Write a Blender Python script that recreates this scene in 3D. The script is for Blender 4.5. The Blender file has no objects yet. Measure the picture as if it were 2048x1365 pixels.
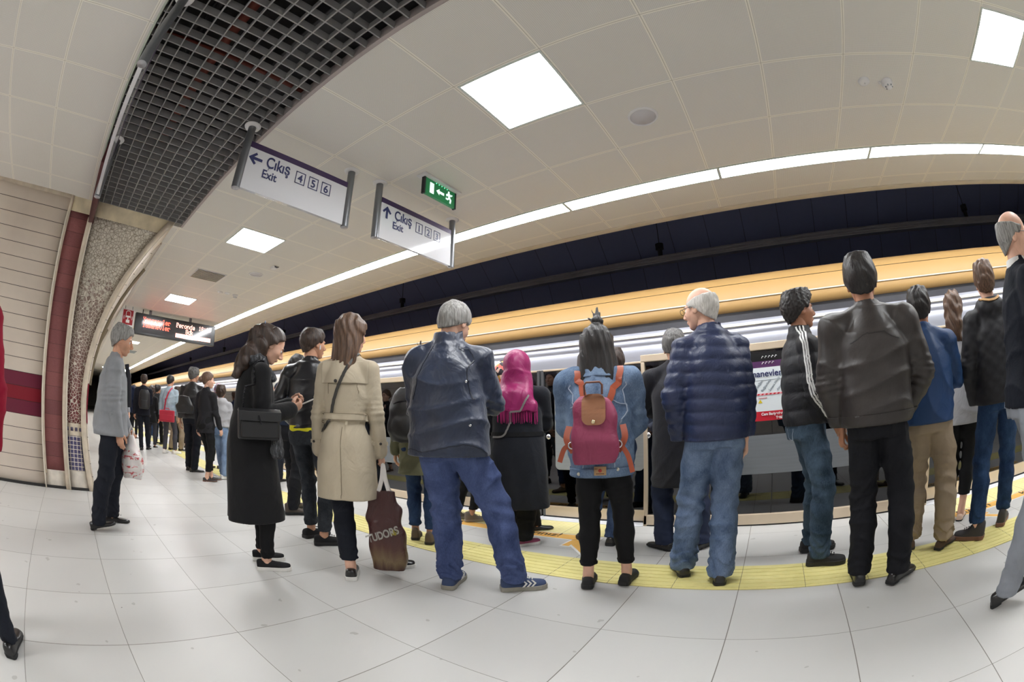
import bpy, bmesh, math, random
import numpy as np
from mathutils import Vector, Matrix
random.seed(7); np.random.seed(7)
C = bpy.context.scene
COL = C.collection
PI = math.pi
H_CAM = 1.046

# ---------------------------------------------------------------- helpers
def lin(r, g, b, a=1.0):
    f = lambda v: (v/255/12.92) if v/255 <= .04045 else ((v/255+.055)/1.055)**2.4
    return (f(r), f(g), f(b), a)

class NT:
    """small node-tree helper"""
    def __init__(s, name):
        s.m = bpy.data.materials.new(name); s.m.use_nodes = True
        s.t = s.m.node_tree; s.t.nodes.clear()
        s.out = s.n('ShaderNodeOutputMaterial'); s.b = s.n('ShaderNodeBsdfPrincipled')
        s.l(s.b.outputs[0], s.out.inputs[0])
    def n(s, t, **k):
        o = s.t.nodes.new(t)
        for a, v in k.items(): setattr(o, a, v)
        return o
    def l(s, a, b): s.t.links.new(a, b)
    def set(s, k, v):
        i = s.b.inputs[k]
        if hasattr(v, 'is_linked') or isinstance(v, bpy.types.NodeSocket): s.l(v, i)
        else: i.default_value = v
    def math(s, op, a, b=None, c=None):
        o = s.n('ShaderNodeMath', operation=op)
        for i, v in enumerate((a, b, c)):
            if v is None: continue
            if isinstance(v, bpy.types.NodeSocket): s.l(v, o.inputs[i])
            else: o.inputs[i].default_value = v
        return o.outputs[0]
    def obj(s, scale=(1, 1, 1), loc=(0, 0, 0)):
        c = s.n('ShaderNodeTexCoord'); m = s.n('ShaderNodeMapping')
        m.inputs['Scale'].default_value = scale; m.inputs['Location'].default_value = loc
        s.l(c.outputs['Object'], m.inputs[0]); return m.outputs[0]
    def sep(s, v):
        o = s.n('ShaderNodeSeparateXYZ'); s.l(v, o.inputs[0]); return o.outputs
    def noise(s, v, scale=5, detail=3, rough=.5, dist=0):
        o = s.n('ShaderNodeTexNoise'); s.l(v, o.inputs['Vector'])
        o.inputs['Scale'].default_value = scale; o.inputs['Detail'].default_value = detail
        o.inputs['Roughness'].default_value = rough; o.inputs['Distortion'].default_value = dist
        return o.outputs['Fac']
    def ramp(s, f, stops):
        o = s.n('ShaderNodeValToRGB'); e = o.color_ramp.elements
        while len(e) < len(stops): e.new(.5)
        for i, (p, c) in enumerate(stops): e[i].position = p; e[i].color = c
        s.l(f, o.inputs[0]); return o.outputs[0]
    def mix(s, f, a, b):
        o = s.n('ShaderNodeMix', data_type='RGBA')
        if isinstance(f, bpy.types.NodeSocket): s.l(f, o.inputs[0])
        else: o.inputs[0].default_value = f
        for i, v in ((6, a), (7, b)):
            if isinstance(v, bpy.types.NodeSocket): s.l(v, o.inputs[i])
            else: o.inputs[i].default_value = v
        return o.outputs[2]
    def bump(s, hgt, dist=.002, strength=1.0):
        o = s.n('ShaderNodeBump'); o.inputs['Distance'].default_value = dist
        o.inputs['Strength'].default_value = strength
        s.l(hgt, o.inputs['Height']); s.l(o.outputs[0], s.b.inputs['Normal'])

MATS = {}
def mat(name, col, rough=.6, metal=0.0, var=.06, bump=0.0, bscale=60, emit=None, estr=0, coat=0, scale=4, sheen=0, spec=None, stretch=(1,1,1)):
    """plain procedural material: base colour with soft variation and optional bump"""
    if name in MATS: return MATS[name]
    t = NT(name); v = t.obj(stretch)
    f = t.noise(v, scale, 4)
    lo = tuple(c*(1-var*1.6) for c in col[:3])+(1,); hi = tuple(min(1, c*(1+var*1.6)) for c in col[:3])+(1,)
    t.set('Base Color', t.ramp(f, [(.3, lo), (.7, hi)]))
    t.set('Roughness', rough); t.set('Metallic', metal)
    if spec is not None: t.set('Specular IOR Level', spec)
    if coat: t.set('Coat Weight', coat); t.set('Coat Roughness', .15)
    if sheen: t.set('Sheen Weight', sheen); t.set('Sheen Roughness', .5)
    if bump: t.bump(t.noise(v, bscale, 3), bump)
    if emit: t.set('Emission Color', emit); t.set('Emission Strength', estr)
    MATS[name] = t.m
    return t.m

def link(name, me, m=None, parent=None, loc=None):
    if m is not None and len(me.materials) == 0: me.materials.append(m)
    o = bpy.data.objects.new(name, me); COL.objects.link(o)
    if parent is not None: o.parent = parent
    if loc is not None: o.location = loc
    return o
def empty(name, loc=(0, 0, 0), rz=0):
    o = bpy.data.objects.new(name, None); COL.objects.link(o)
    o.location = loc; o.rotation_euler = (0, 0, rz); o.empty_display_size = .1
    return o
def tag(o, label, cat, group=None, kind=None):
    o['label'] = label; o['category'] = cat
    if group: o['group'] = group
    if kind: o['kind'] = kind
    return o
def copy_tree(o, parent=None):
    c = o.copy(); COL.objects.link(c)
    if parent is not None: c.parent = parent
    for ch in list(o.children): copy_tree(ch, c)
    return c

class MB:
    """collects boxes, tubes, polygons in one mesh"""
    def __init__(s): s.v = []; s.f = []; s.sm = []; s.mi = []; s.cur = 0
    def add(s, vs, fs, smooth=False):
        b = len(s.v); s.v += [tuple(map(float, v)) for v in vs]
        for f in fs: s.f.append(tuple(b+i for i in f)); s.sm.append(smooth); s.mi.append(s.cur)
        return s
    def box(s, x0, x1, y0, y1, z0, z1):
        vs = [(x, y, z) for x in (x0, x1) for y in (y0, y1) for z in (z0, z1)]
        return s.add(vs, [(0, 1, 3, 2), (4, 6, 7, 5), (0, 4, 5, 1), (2, 3, 7, 6), (0, 2, 6, 4), (1, 5, 7, 3)])
    def tube(s, pts, r, n=16, cap=True, flat=None, smooth=True):
        pts = [Vector(p) for p in pts]; rs = r if isinstance(r, (list, tuple)) else [r]*len(pts)
        rings = []; up = None
        for i, p in enumerate(pts):
            d = (pts[min(i+1, len(pts)-1)]-pts[max(i-1, 0)]).normalized()
            if up is None: up = Vector((0, 0, 1)) if abs(d.z) < .9 else Vector((1, 0, 0))
            a = d.cross(up).normalized(); b = a.cross(d).normalized(); up = b
            fl = flat or (1, 1)
            rings.append([p+(a*math.cos(t)*fl[0]+b*math.sin(t)*fl[1])*rs[i] for t in [2*PI*k/n for k in range(n)]])
        vs = [v for q in rings for v in q]; fs = []
        for i in range(len(pts)-1):
            for k in range(n):
                fs.append((i*n+k, i*n+(k+1) % n, (i+1)*n+(k+1) % n, (i+1)*n+k))
        s.add(vs, fs, smooth)
        if cap:
            s.add(rings[0], [tuple(range(n))[::-1]]); s.add(rings[-1], [tuple(range(n))])
        return s
    def lathe(s, prof, c=(0, 0, 0), n=24, axis='z', smooth=True):
        vs = []; fs = []
        for r, z in prof:
            for k in range(n):
                a = 2*PI*k/n; x, y = r*math.cos(a), r*math.sin(a)
                p = {'z': (x, y, z), 'y': (x, z, -y), 'x': (z, x, y)}[axis]
                vs.append((c[0]+p[0], c[1]+p[1], c[2]+p[2]))
        for i in range(len(prof)-1):
            for k in range(n): fs.append((i*n+k, i*n+(k+1) % n, (i+1)*n+(k+1) % n, (i+1)*n+k))
        return s.add(vs, fs, smooth)
    def prism(s, poly, h0, h1, plane='xy'):
        n = len(poly)
        def P(a, b, h): return {'xy': (a, b, h), 'xz': (a, h, b), 'yz': (h, a, b)}[plane]
        vs = [P(a, b, h0) for a, b in poly]+[P(a, b, h1) for a, b in poly]
        return s.add(vs, [tuple(range(n))[::-1], tuple(range(n, 2*n))]+[(i, (i+1) % n, n+(i+1) % n, n+i) for i in range(n)])
    def mesh(s, name='mesh', mats=()):
        me = bpy.data.meshes.new(name); me.from_pydata(s.v, [], s.f)
        me.polygons.foreach_set('use_smooth', s.sm)
        for m in mats: me.materials.append(m)
        if len(mats) > 1: me.polygons.foreach_set('material_index', s.mi)
        bm = bmesh.new(); bm.from_mesh(me); bmesh.ops.recalc_face_normals(bm, faces=bm.faces); bm.to_mesh(me); bm.free()
        return me
    def build(s, name, m, parent=None, loc=None, bevel=0, seg=2):
        mats = m if isinstance(m, (list, tuple)) else [m]
        o = link(name, s.mesh(name, mats), None, parent, loc)
        if bevel:
            b = o.modifiers.new('bevel', 'BEVEL'); b.width = bevel; b.segments = seg; b.limit_method = 'ANGLE'
            b.harden_normals = False
        return o

def rrect(x0, x1, z0, z1, r, n=6):
    out = []
    for cx, cz, a0 in ((x1-r, z1-r, 0), (x0+r, z1-r, 90), (x0+r, z0+r, 180), (x1-r, z0+r, 270)):
        for k in range(n+1):
            a = math.radians(a0+90*k/n); out.append((cx+r*math.cos(a), cz+r*math.sin(a)))
    return out

def text_mesh(body, size, extrude=.0008, align='LEFT', sx=1.0, bold=0.0, shear=0):
    cu = bpy.data.curves.new('lettering', 'FONT'); cu.body = body; cu.size = size; cu.extrude = extrude
    cu.align_x = align; cu.offset = bold; cu.shear = shear
    o = bpy.data.objects.new('tmp', cu); COL.objects.link(o)
    dg = bpy.context.evaluated_depsgraph_get()
    me = bpy.data.meshes.new_from_object(o.evaluated_get(dg)); bpy.data.objects.remove(o)
    me.transform(Matrix.Diagonal((sx, 1, 1, 1)))
    return me
def text_obj(name, body, size, m, parent, M4, **k):
    me = text_mesh(body, size, **k); me.transform(M4); me.materials.clear(); me.materials.append(m)
    return link(name, me, None, parent)
def frame_matrix(origin, right, up):
    r = Vector(right).normalized(); u = Vector(up).normalized(); n = r.cross(u)
    M = Matrix((( r.x, u.x, n.x, origin[0]), (r.y, u.y, n.y, origin[1]), (r.z, u.z, n.z, origin[2]), (0, 0, 0, 1)))
    return M

# ---------------------------------------------------------------- camera
cam = bpy.data.cameras.new('camera'); camo = bpy.data.objects.new('camera', cam); COL.objects.link(camo)
R3 = ((0.8424469695983816, 0.10602782832397496, 0.528243507329153), (0.5385070608441765, -0.13454127756141732, -0.8318105493759429), (-0.01712450978771561, 0.9852191351435696, -0.17044062576594549))
camo.matrix_world = Matrix(((*R3[0], 0), (*R3[1], 0), (*R3[2], H_CAM), (0, 0, 0, 1)))
cam.type = 'PANO'; cam.sensor_width = 36; cam.sensor_fit = 'HORIZONTAL'
cc = cam.cycles if hasattr(cam, 'cycles') and hasattr(cam.cycles, 'panorama_type') else cam
cc.panorama_type = 'FISHEYE_LENS_POLYNOMIAL'
cc.fisheye_fov = math.radians(200)
cc.fisheye_polynomial_k0 = 0.0
for i, k in enumerate((0.06326153645959579, 0.00019640157254456026, -2.0710968172728532e-05, 1.3506395044111561e-06)):
    setattr(cc, 'fisheye_polynomial_k%d' % (i+1), -k)
cam.clip_start = .05; cam.clip_end = 200
C.camera = camo
C.view_settings.view_transform = 'Standard'; C.view_settings.look = 'None'
C.view_settings.exposure = 0.05; C.view_settings.gamma = 1.0
C.view_settings.use_curve_mapping = False
C.cycles.max_bounces = 8; C.cycles.diffuse_bounces = 7; C.cycles.glossy_bounces = 4
C.cycles.transmission_bounces = 6; C.cycles.transparent_max_bounces = 12
C.cycles.sample_clamp_indirect = 12; C.cycles.caustics_reflective = False; C.cycles.caustics_refractive = False
C.cycles.use_denoising = True
try: C.cycles.use_light_tree = True
except Exception: pass
w = bpy.data.worlds.new('world'); C.world = w; w.use_nodes = True
w.node_tree.nodes['Background'].inputs[0].default_value = (.02, .02, .022, 1)
w.node_tree.nodes['Background'].inputs[1].default_value = 1.0
# ================================================================ ROOM
def wx(z): return -5.5+.174*max(0.0, z-1.1)**2          # leaning cross wall
def vy(z): return .09+.18*max(0.0, z-.9)**2+.08*max(0.0, .9-z)**2   # vault wall of the platform tunnel
ZC = 2.99; TRACK_Y = 4.28; DOOR_Y = 3.89

# ---- floor
def m_floor():
    t = NT('floor_tiles'); v = t.obj(); X, Y, Z = t.sep(v)
    def line(c, off, per, w):
        a = t.math('FRACT', t.math('DIVIDE', t.math('SUBTRACT', c, off-w/2), per))
        return t.math('LESS_THAN', a, w/per)
    lx = line(X, -.1085, .6, .0045); ly = line(Y, .048, .6, .0028)
    L = t.math('MAXIMUM', lx, ly)
    # per tile tint
    ix = t.math('FLOOR', t.math('DIVIDE', t.math('ADD', X, .1085), .6)); iy = t.math('FLOOR', t.math('DIVIDE', t.math('SUBTRACT', Y, .048), .6))
    cmb = t.n('ShaderNodeCombineXYZ'); t.l(ix, cmb.inputs[0]); t.l(iy, cmb.inputs[1])
    wn = t.n('ShaderNodeTexWhiteNoise', noise_dimensions='2D'); t.l(cmb.outputs[0], wn.inputs['Vector'])
    base = t.ramp(wn.outputs['Value'], [(0, lin(196, 195, 192)), (1, lin(204, 203, 200))])
    base = t.mix(t.math('MULTIPLY', t.math('GREATER_THAN', t.noise(v, 9, 2, .4), .74), .5), base, lin(150, 148, 142))
    speck = t.n('ShaderNodeTexVoronoi'); t.l(v, speck.inputs['Vector']); speck.inputs['Scale'].default_value = 2.6
    sp = t.math('LESS_THAN', speck.outputs['Distance'], .012)
    base = t.mix(sp, base, lin(70, 68, 64))
    t.set('Base Color', t.mix(L, base, lin(120, 116, 108)))
    t.set('Roughness', t.ramp(t.noise(v, 3, 4), [(.3, (.30,)*3+(1,)), (.7, (.42,)*3+(1,))]))
    t.set('Specular IOR Level', .45)
    t.bump(t.math('MULTIPLY', L, -1), .0015)
    return t.m
MB().box(-62, 13, -9, 4.30, -.3, 0).build('floor', m_floor())['kind'] = 'structure'

# ---- ceilings
def m_ceiling(name, xo, yo, py, perf=True, bright=0):
    t = NT(name); v = t.obj(); X, Y, Z = t.sep(v)
    def band(c, off, per, w):
        a = t.math('FRACT', t.math('DIVIDE', t.math('SUBTRACT', c, off-w/2), per))
        return t.math('LESS_THAN', a, w/per)
    wide = t.math('MAXIMUM', band(X, xo, .6007, .024), band(Y, yo, py, .024))
    thin = t.math('MAXIMUM', band(X, xo, .6007, .004), band(Y, yo, py, .004))
    # perforation dots
    fx = t.math('SUBTRACT', t.math('FRACT', t.math('MULTIPLY', X, 100)), .5); fy = t.math('SUBTRACT', t.math('FRACT', t.math('MULTIPLY', Y, 100)), .5)
    d = t.math('SQRT', t.math('ADD', t.math('MULTIPLY', fx, fx), t.math('MULTIPLY', fy, fy)))
    dot = t.math('MULTIPLY', t.math('LESS_THAN', d, .22), t.math('SUBTRACT', 1, wide))
    base = t.mix(t.math('MULTIPLY', dot, .36), lin(226, 223, 217), lin(122, 119, 114))
    base = t.mix(wide, base, lin(244, 240, 230))
    base = t.mix(thin, base, lin(196, 190, 178))
    t.set('Base Color', base); t.set('Roughness', .38); t.set('Specular IOR Level', .35)
    t.bump(t.math('MULTIPLY', thin, -1), .002)
    return t.m
mcR = m_ceiling('ceiling_panels', .409, 1.58, .605); mcL = m_ceiling('corridor_ceiling_panels', -.297, -.885, .59)
m_trimw = mat('cream_enamel', lin(214, 206, 190), .4)
b = MB(); b.box(-4.95, 13, 1.0, TRACK_Y, ZC, ZC+.06); b.box(-62, -4.95, .80, TRACK_Y, ZC, ZC+.06)
b.build('ceiling', mcR)['kind'] = 'structure'
MB().box(-5.1, 13, -9, -.25, ZC, ZC+.06).build('ceiling', mcL)['kind'] = 'structure'
MB().box(-62, 13, 4.20, TRACK_Y+.01, ZC-.012, ZC+.14).build('trim_1', m_trimw, bevel=.004)['kind'] = 'structure'
MB().box(-4.93, 13, .975, 1.005, ZC-.006, ZC+.09).build('trim_2', mat('mauve_edge_profile', lin(170, 160, 158), .4), bevel=.003)['kind'] = 'structure'
MB().box(-4.93, 13, -.262, -.245, ZC-.006, ZC+.07).build('trim_3', mat('pale_green_edge_profile', lin(186, 196, 182), .4), bevel=.003)['kind'] = 'structure'
# services void above the open grille
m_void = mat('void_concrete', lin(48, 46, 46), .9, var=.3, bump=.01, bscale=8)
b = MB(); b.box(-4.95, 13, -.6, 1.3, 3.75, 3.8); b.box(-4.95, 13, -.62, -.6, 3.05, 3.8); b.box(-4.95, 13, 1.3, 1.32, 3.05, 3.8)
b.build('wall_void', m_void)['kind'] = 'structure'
m_pipe = mat('red_brown_pipe', lin(128, 62, 50), .5); m_duct = mat('grey_duct', lin(80, 80, 82), .5, .3)
m_cable = mat('black_cable', lin(20, 20, 22), .5)
tag(MB().tube([(-4.9, .32, 3.48), (13, .32, 3.48)], .045).build('sprinkler_pipe', m_pipe), 'long red brown sprinkler pipe running above the open ceiling grille', 'pipe')
for k, x in enumerate((-3.9, -2.45, -1.1)):
    o = MB().tube([(x, -.55, 3.25), (x+.1, 1.25, 3.22)], .028).build('branch_pipe', m_pipe)
    tag(o, ['far', 'middle', 'near'][k]+' red brown branch pipe crossing above the open ceiling grille', 'pipe', 'branch pipes above the grille')
tag(MB().box(-4.9, 13, .72, 1.1, 3.3, 3.55).build('air_duct', m_duct, bevel=.01), 'dark grey rectangular air duct above the open ceiling grille', 'duct')
b = MB()
for j, yy in enumerate((.0, .07)):
    b.tube([(-4.9+ i*.6, yy+.05*math.sin(i*.9+j)+.04*i*.5, 3.345+.03*math.cos(i*1.7+j)) for i in range(22)], .016, 8)
tag(b.build('cable_bundle', m_cable), 'pair of black cables sagging above the open ceiling grille', 'cable')
# grille
m_gr = mat('grey_painted_grille', lin(148, 147, 147), .45)
b = MB(); gs = .1105
ny = 12; y0 = -.24
for j in range(ny):
    y = y0+.02+j*gs
    if y < .975: b.box(-4.9, 7, y-.0045, y+.0045, ZC+.005, ZC+.062)
k = 0; x = -4.86
while x < 6.9:
    b.box(x-.0045, x+.0045, y0, .975, ZC+.006, ZC+.061); x += gs
tag(b.build('ceiling_grille', m_gr), 'grey open cell square grille set between the two panelled ceilings', 'ceiling grille')

# ---- track side tunnel
m_blk = mat('black_wall_panels', lin(26, 26, 31), .35, var=.2, scale=1)
def m_tunnel():
    t = NT('tunnel_black_cladding'); v = t.obj(); X, Y, Z = t.sep(v)
    a = t.math('LESS_THAN', t.math('FRACT', t.math('DIVIDE', X, .62)), .012)
    t.set('Base Color', t.mix(a, lin(150, 158, 196), lin(70, 72, 84))); t.set('Roughness', .42); t.set('Specular IOR Level', .5)
    t.bump(t.math('MULTIPLY', a, -1), .003)
    return t.m
mt = m_tunnel()
def vault_strip(name, prof, x0, x1, m, thick=.05):
    b = MB(); n = len(prof)
    vs = [(x0, y, z) for y, z in prof]+[(x1, y, z) for y, z in prof]
    b.add(vs, [(i, i+1, n+i+1, n+i) for i in range(n-1)], True)
    o = b.build(name, m); s = o.modifiers.new('solid', 'SOLIDIFY'); s.thickness = thick; s.offset = 0
    return o
prof = [(7.6, -1.2), (7.65, 1.0), (7.6, 2.2), (7.45, 3.0), (7.1, 3.7), (6.5, 4.25), (5.6, 4.6), (4.75, 4.5), (4.32, 4.2), (4.32, 3.05)]
vault_strip('wall_track', prof, -62, 13, mt)['kind'] = 'structure'
MB().box(-62, 13, 4.30, 7.7, -1.25, -1.15).build('floor_track', mat('track_ballast_concrete', lin(50, 48, 46), .9, bump=.01, bscale=20))['kind'] = 'structure'
MB().box(-62, 13, 4.25, 4.31, -1.2, -.001).build('wall_platform_edge', mat('edge_concrete', lin(120, 118, 112), .8))['kind'] = 'structure'
# overhead conductor rail with brackets on the far wall
m_rail = mat('conductor_rail_grey', lin(140, 140, 146), .4, .4)
yr = 5.9
e = empty('overhead_conductor_rail', (0, yr, 0)); tag(e, 'long grey ribbed overhead conductor rail above the train', 'conductor rail')
b = MB(); zr = H_CAM+.355*yr
b.box(-62, 13, -.06, .06, zr-.06, zr+.045); b.box(-62, 13, -.075, -.055, zr+.01, zr+.025); b.box(-62, 13, -.075, -.055, zr-.03, zr-.015)
b.build('rail', m_rail, e, bevel=.006)
for x in (-21.5, -16.4, -11.3, -6.3, -1.25, 3.8, 8.9):
    b = MB(); b.tube([(x, .0, zr+.04), (x, .0, zr+.16)], .035, 12); b.tube([(x, .0, zr+.16), (x, .0, zr+.24)], .06, 14); b.tube([(x, 0, zr+.24), (x, 0, 4.55)], .005, 6)
    b.build('bracket', mat('bracket_black', lin(24, 24, 27), .5), e)

# ---- train (standing model of the train)
TY = 4.40
def zz(s, y=TY): return H_CAM+s*y
m_yel = mat('yellow_train_paint', lin(184, 148, 94), .5, var=.03, coat=0, scale=.5, stretch=(.05, 1, 1))
m_sil = mat('silver_train_body', lin(186, 189, 201), .40, .35, var=.05, scale=2, stretch=(.05, 1, 6))
m_dk = mat('dark_grey_train_band', lin(74, 74, 80), .4, .2)
m_glt = NT('train_window_glass'); m_glt.set('Base Color', lin(24, 27, 33)); m_glt.set('Roughness', .06); m_glt.set('Coat Weight', .5)
m_glt.l(m_glt.ramp(m_glt.noise(m_glt.obj((.3, 1, 1)), 2), [(0, lin(20, 22, 28)), (1, lin(34, 38, 46))]), m_glt.b.inputs['Base Color']); m_glt = m_glt.m
m_hl = mat('highlight_strip', lin(245, 240, 225), .15, .3)
tr = empty('metro_train', (0, TY, 0)); tag(tr, 'metro train with yellow roof band and silver side passing behind the glass doors', 'train')
def sidestrip(name, prof, m, x0=-60, x1=12, parent=tr):
    b = MB(); n = len(prof); segs = 1
    vs = [(x0, y, z) for y, z in prof]+[(x1, y, z) for y, z in prof]
    b.add(vs, [(i, i+1, n+i+1, n+i) for i in range(n-1)], True)
    return b.build(name, m, parent)
z1, z2, z3, z4 = zz(.187), zz(.207), zz(.270), zz(.293, TY+.1)
arc = [(0, z2), (-.01, z2+.04), (-.005, z3-.1), (0.0, z3-.01)]
sidestrip('roof_band', [(.02, z2), (-.012, z2+.01), (-.014, z2+.08), (-.008, z3-.004), (.004, z3-.001)], m_yel)
sidestrip('roof_cove', [(.004, z3+.004), (.01, z3+.012), (.05, z3+.06), (.12, z3+.105), (.26, z3+.15)], m_yel)
sidestrip('roof_top', [(.26, z3+.15), (.7, z3+.27), (1.4, z3+.33), (2.1, z3+.27), (2.6, z3+.02), (2.7, 0), (2.7, -.9)], m_dk)
sidestrip('body_back', [(.015, z3+.004), (.02, z3-.02), (.03, z2)], m_dk)
MB().box(-60, 12, -.022, -.010, zz(.2335), zz(.2335)+.012).build('highlight_line', m_hl, tr)  # white highlight along the yellow band, put in as a pale strip
MB().box(-60, 12, .02, .05, z1-.01, z2+.01).build('gutter', m_dk, tr)
# silver cantrail with several rolled ridges
pr = [(.02, z1), (-.02, z1-.03), (-.03, zz(.172)), (-.015, zz(.170)), (-.03, zz(.166)), (-.045, zz(.158)), (-.03, zz(.156)), (-.05, zz(.150)), (-.06, zz(.138)), (-.05, zz(.128)), (-.05, zz(.112)), (-.045, zz(.105))]
sidestrip('cantrail', pr, m_sil)
for s_ in (.1735, .153): MB().tube([(-60, -.032, zz(s_)), (12, -.032, zz(s_))], .006, 8).build('highlight_streak', m_hl, tr)  # bright reflected streaks on the silver band, put in as pale tubes
sidestrip('lower_body', [(-.05, .62), (-.055, .3), (-.05, 0), (-.02, -.3), (0, -.9)], mat('light_grey_train_side', lin(150, 153, 160), .35, .3))
# windows and doors along the car side, each its own part
P = 4.93
wi = 0
for k in range(-9, 3):
    xc = .25+k*P
    MB().box(xc-1.55, xc+1.55, -.052, -.03, .62, zz(.105)).build('window', m_glt, tr)
    for s in (-1, 1):
        d = MB().box(xc+s*2.05-.5, xc+s*2.05+.5, -.056, -.03, .0, zz(.105)).build('door_leaf', m_sil if False else mat('pale_door_paint', lin(176, 178, 184), .35), tr, bevel=.004)
        MB().prism(rrect(xc+s*2.05-.33, xc+s*2.05+.33, .62, 1.42, .06), -.066, -.054, 'xz').build('door_window', m_glt, d)
sidestrip('floor_pan', [(0, -.9), (2.7, -.9)], m_dk)

# ---- leaning cross wall in strips (name, y-left, y-right as functions of z)
def lean(name, yl, yr_, z0, z1, m, off=0.0, thick=.03, n=24, parent=None, kind='structure'):
    vs = []; uv = []; s = 0; pz = None
    for i in range(n+1):
        z = z0+(z1-z0)*i/n
        a = yl(z) if callable(yl) else yl; c = yr_(z) if callable(yr_) else yr_
        vs += [(wx(z)+off, a, z), (wx(z)+off, c, z)]
        if pz is not None: s += math.hypot(z-pz, wx(z)-wx(pz))
        pz = z; uv += [(a, s), (c, s)]
    me = bpy.data.meshes.new(name); fs = [(2*i, 2*i+1, 2*i+3, 2*i+2) for i in range(n)]
    me.from_pydata(vs, [], fs); lay = me.uv_layers.new(name='UVMap')
    for p in me.polygons:
        p.use_smooth = True
        for li in p.loop_indices: lay.data[li].uv = uv[me.loops[li].vertex_index]
    o = link(name, me, m, parent)
    so = o.modifiers.new('solid', 'SOLIDIFY'); so.thickness = thick; so.offset = -1
    if kind: o['kind'] = kind
    return o
def m_panels():
    t = NT('white_wall_planks'); c = t.n('ShaderNodeUVMap'); X, V, Z = t.sep(c.outputs[0])
    q = t.math('DIVIDE', t.math('SUBTRACT', V, .016), .1467)
    g = t.math('LESS_THAN', t.math('FRACT', q), .035)
    row = t.math('FLOOR', q)
    def isr(k): return t.math('COMPARE', row, k, .3)
    v = t.obj(); nz = t.noise(v, 2, 3)
    base = t.ramp(nz, [(.3, lin(220, 206, 192)), (.7, lin(232, 219, 204))])
    base = t.mix(isr(7), base, lin(116, 38, 62)); base = t.mix(isr(6), base, lin(138, 26, 44)); base = t.mix(isr(5), base, lin(116, 38, 62))
    t.set('Base Color', t.mix(g, base, lin(60, 40, 36))); t.set('Roughness', .35)
    t.bump(t.math('MULTIPLY', g, -1), .004)
    return t.m
def m_maroon():
    t = NT('maroon_stone_blocks'); c = t.n('ShaderNodeUVMap'); X, V, Z = t.sep(c.outputs[0])
    q = t.math('DIVIDE', V, .150); g = t.math('LESS_THAN', t.math('FRACT', q), .02); row = t.math('FLOOR', q)
    wn = t.n('ShaderNodeTexWhiteNoise', noise_dimensions='1D'); t.l(row, wn.inputs['W'])
    n1 = t.noise(t.obj((1, 1, 6)), 22, 5, .7)
    base = t.mix(wn.outputs['Value'], lin(128, 72, 74), lin(152, 88, 86))
    base = t.mix(t.math('MULTIPLY', n1, .5), base, lin(98, 50, 54))
    t.set('Base Color', t.mix(g, base, lin(60, 28, 30))); t.set('Roughness', .5)
    t.bump(n1, .006)
    return t.m
def m_mosaic():
    t = NT('broken_stone_mosaic'); c = t.n('ShaderNodeUVMap'); X, V, Z = t.sep(c.outputs[0])
    v = c.outputs[0]
    e = t.n('ShaderNodeTexVoronoi', feature='DISTANCE_TO_EDGE'); t.l(v, e.inputs['Vector']); e.inputs['Scale'].default_value = 27
    f = t.n('ShaderNodeTexVoronoi', feature='F1'); t.l(v, f.inputs['Vector']); f.inputs['Scale'].default_value = 27
    rnd = t.sep(f.outputs['Color'])[0]; rnd2 = t.sep(f.outputs['Color'])[1]
    grout = t.math('LESS_THAN', e.outputs['Distance'], .055)
    # height decides dark share: v above ~1.75 pale, below ~1.3 all dark
    hgt = t.n('ShaderNodeMapRange'); t.l(V, hgt.inputs[0]); hgt.inputs[1].default_value = 1.22; hgt.inputs[2].default_value = 1.68
    dark = t.math('GREATER_THAN', rnd, hgt.outputs[0])
    low = t.n('ShaderNodeMapRange'); t.l(V, low.inputs[0]); low.inputs[1].default_value = .25; low.inputs[2].default_value = 1.05
    dcol = t.mix(low.outputs[0], lin(122, 60, 60), lin(158, 138, 126)); dcol = t.mix(t.math('MULTIPLY', rnd2, .4), dcol, lin(70, 32, 34))
    pal = t.mix(rnd2, lin(214, 206, 192), lin(194, 186, 172))
    base = t.mix(dark, pal, dcol)
    gcol = t.mix(dark, lin(150, 138, 120), lin(220, 212, 198))
    t.set('Base Color', t.mix(grout, base, gcol)); t.set('Roughness', .45)
    t.bump(t.math('MULTIPLY', grout, -1), .003)
    return t.m
def m_squares():
    t = NT('blue_glass_mosaic'); c = t.n('ShaderNodeUVMap'); X, V, Z = t.sep(c.outputs[0])
    def g(c_, p): return t.math('LESS_THAN', t.math('FRACT', t.math('DIVIDE', c_, p)), .14)
    L = t.math('MAXIMUM', g(X, .051), g(V, .0465))
    n1 = t.noise(t.obj(), 70, 2)
    base = t.ramp(n1, [(.35, lin(66, 62, 96)), (.65, lin(100, 96, 128))])
    t.set('Base Color', t.mix(L, base, lin(226, 218, 206))); t.set('Roughness', .25)
    return t.m
m_stone = mat('beige_limestone', lin(204, 190, 162), .5, var=.12, scale=6, bump=.001, bscale=40)
m_cream = mat('cream_stone_edging', lin(214, 200, 180), .45, var=.08, scale=10)
m_plinth = mat('pale_stone_plinth', lin(222, 214, 202), .5, var=.08, scale=12)
lean('wall_far', -9.0, -.553, 0.0, 3.0, m_panels(), thick=.1)
lean('trim_4', -.556, -.512, .16, 3.0, m_cream, .018, .03)
lean('trim_5', -.514, -.25, .20, 2.86, m_maroon(), .0, .1)
lean('trim_6', -.514, lambda z: vy(z)-.01, 2.86, 3.0, m_stone, .004, .1)
lean('trim_7', -.25, -.178, .0, 2.83, m_cream, .024, .06)
ymr = lambda z: vy(z)-.075
lean('wall_mosaic', -.19, ymr, .735, 2.87, m_mosaic(), .0, .1, 40)
lean('trim_8', -.19, ymr, .60, .735, m_cream, .004, .1)
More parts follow.
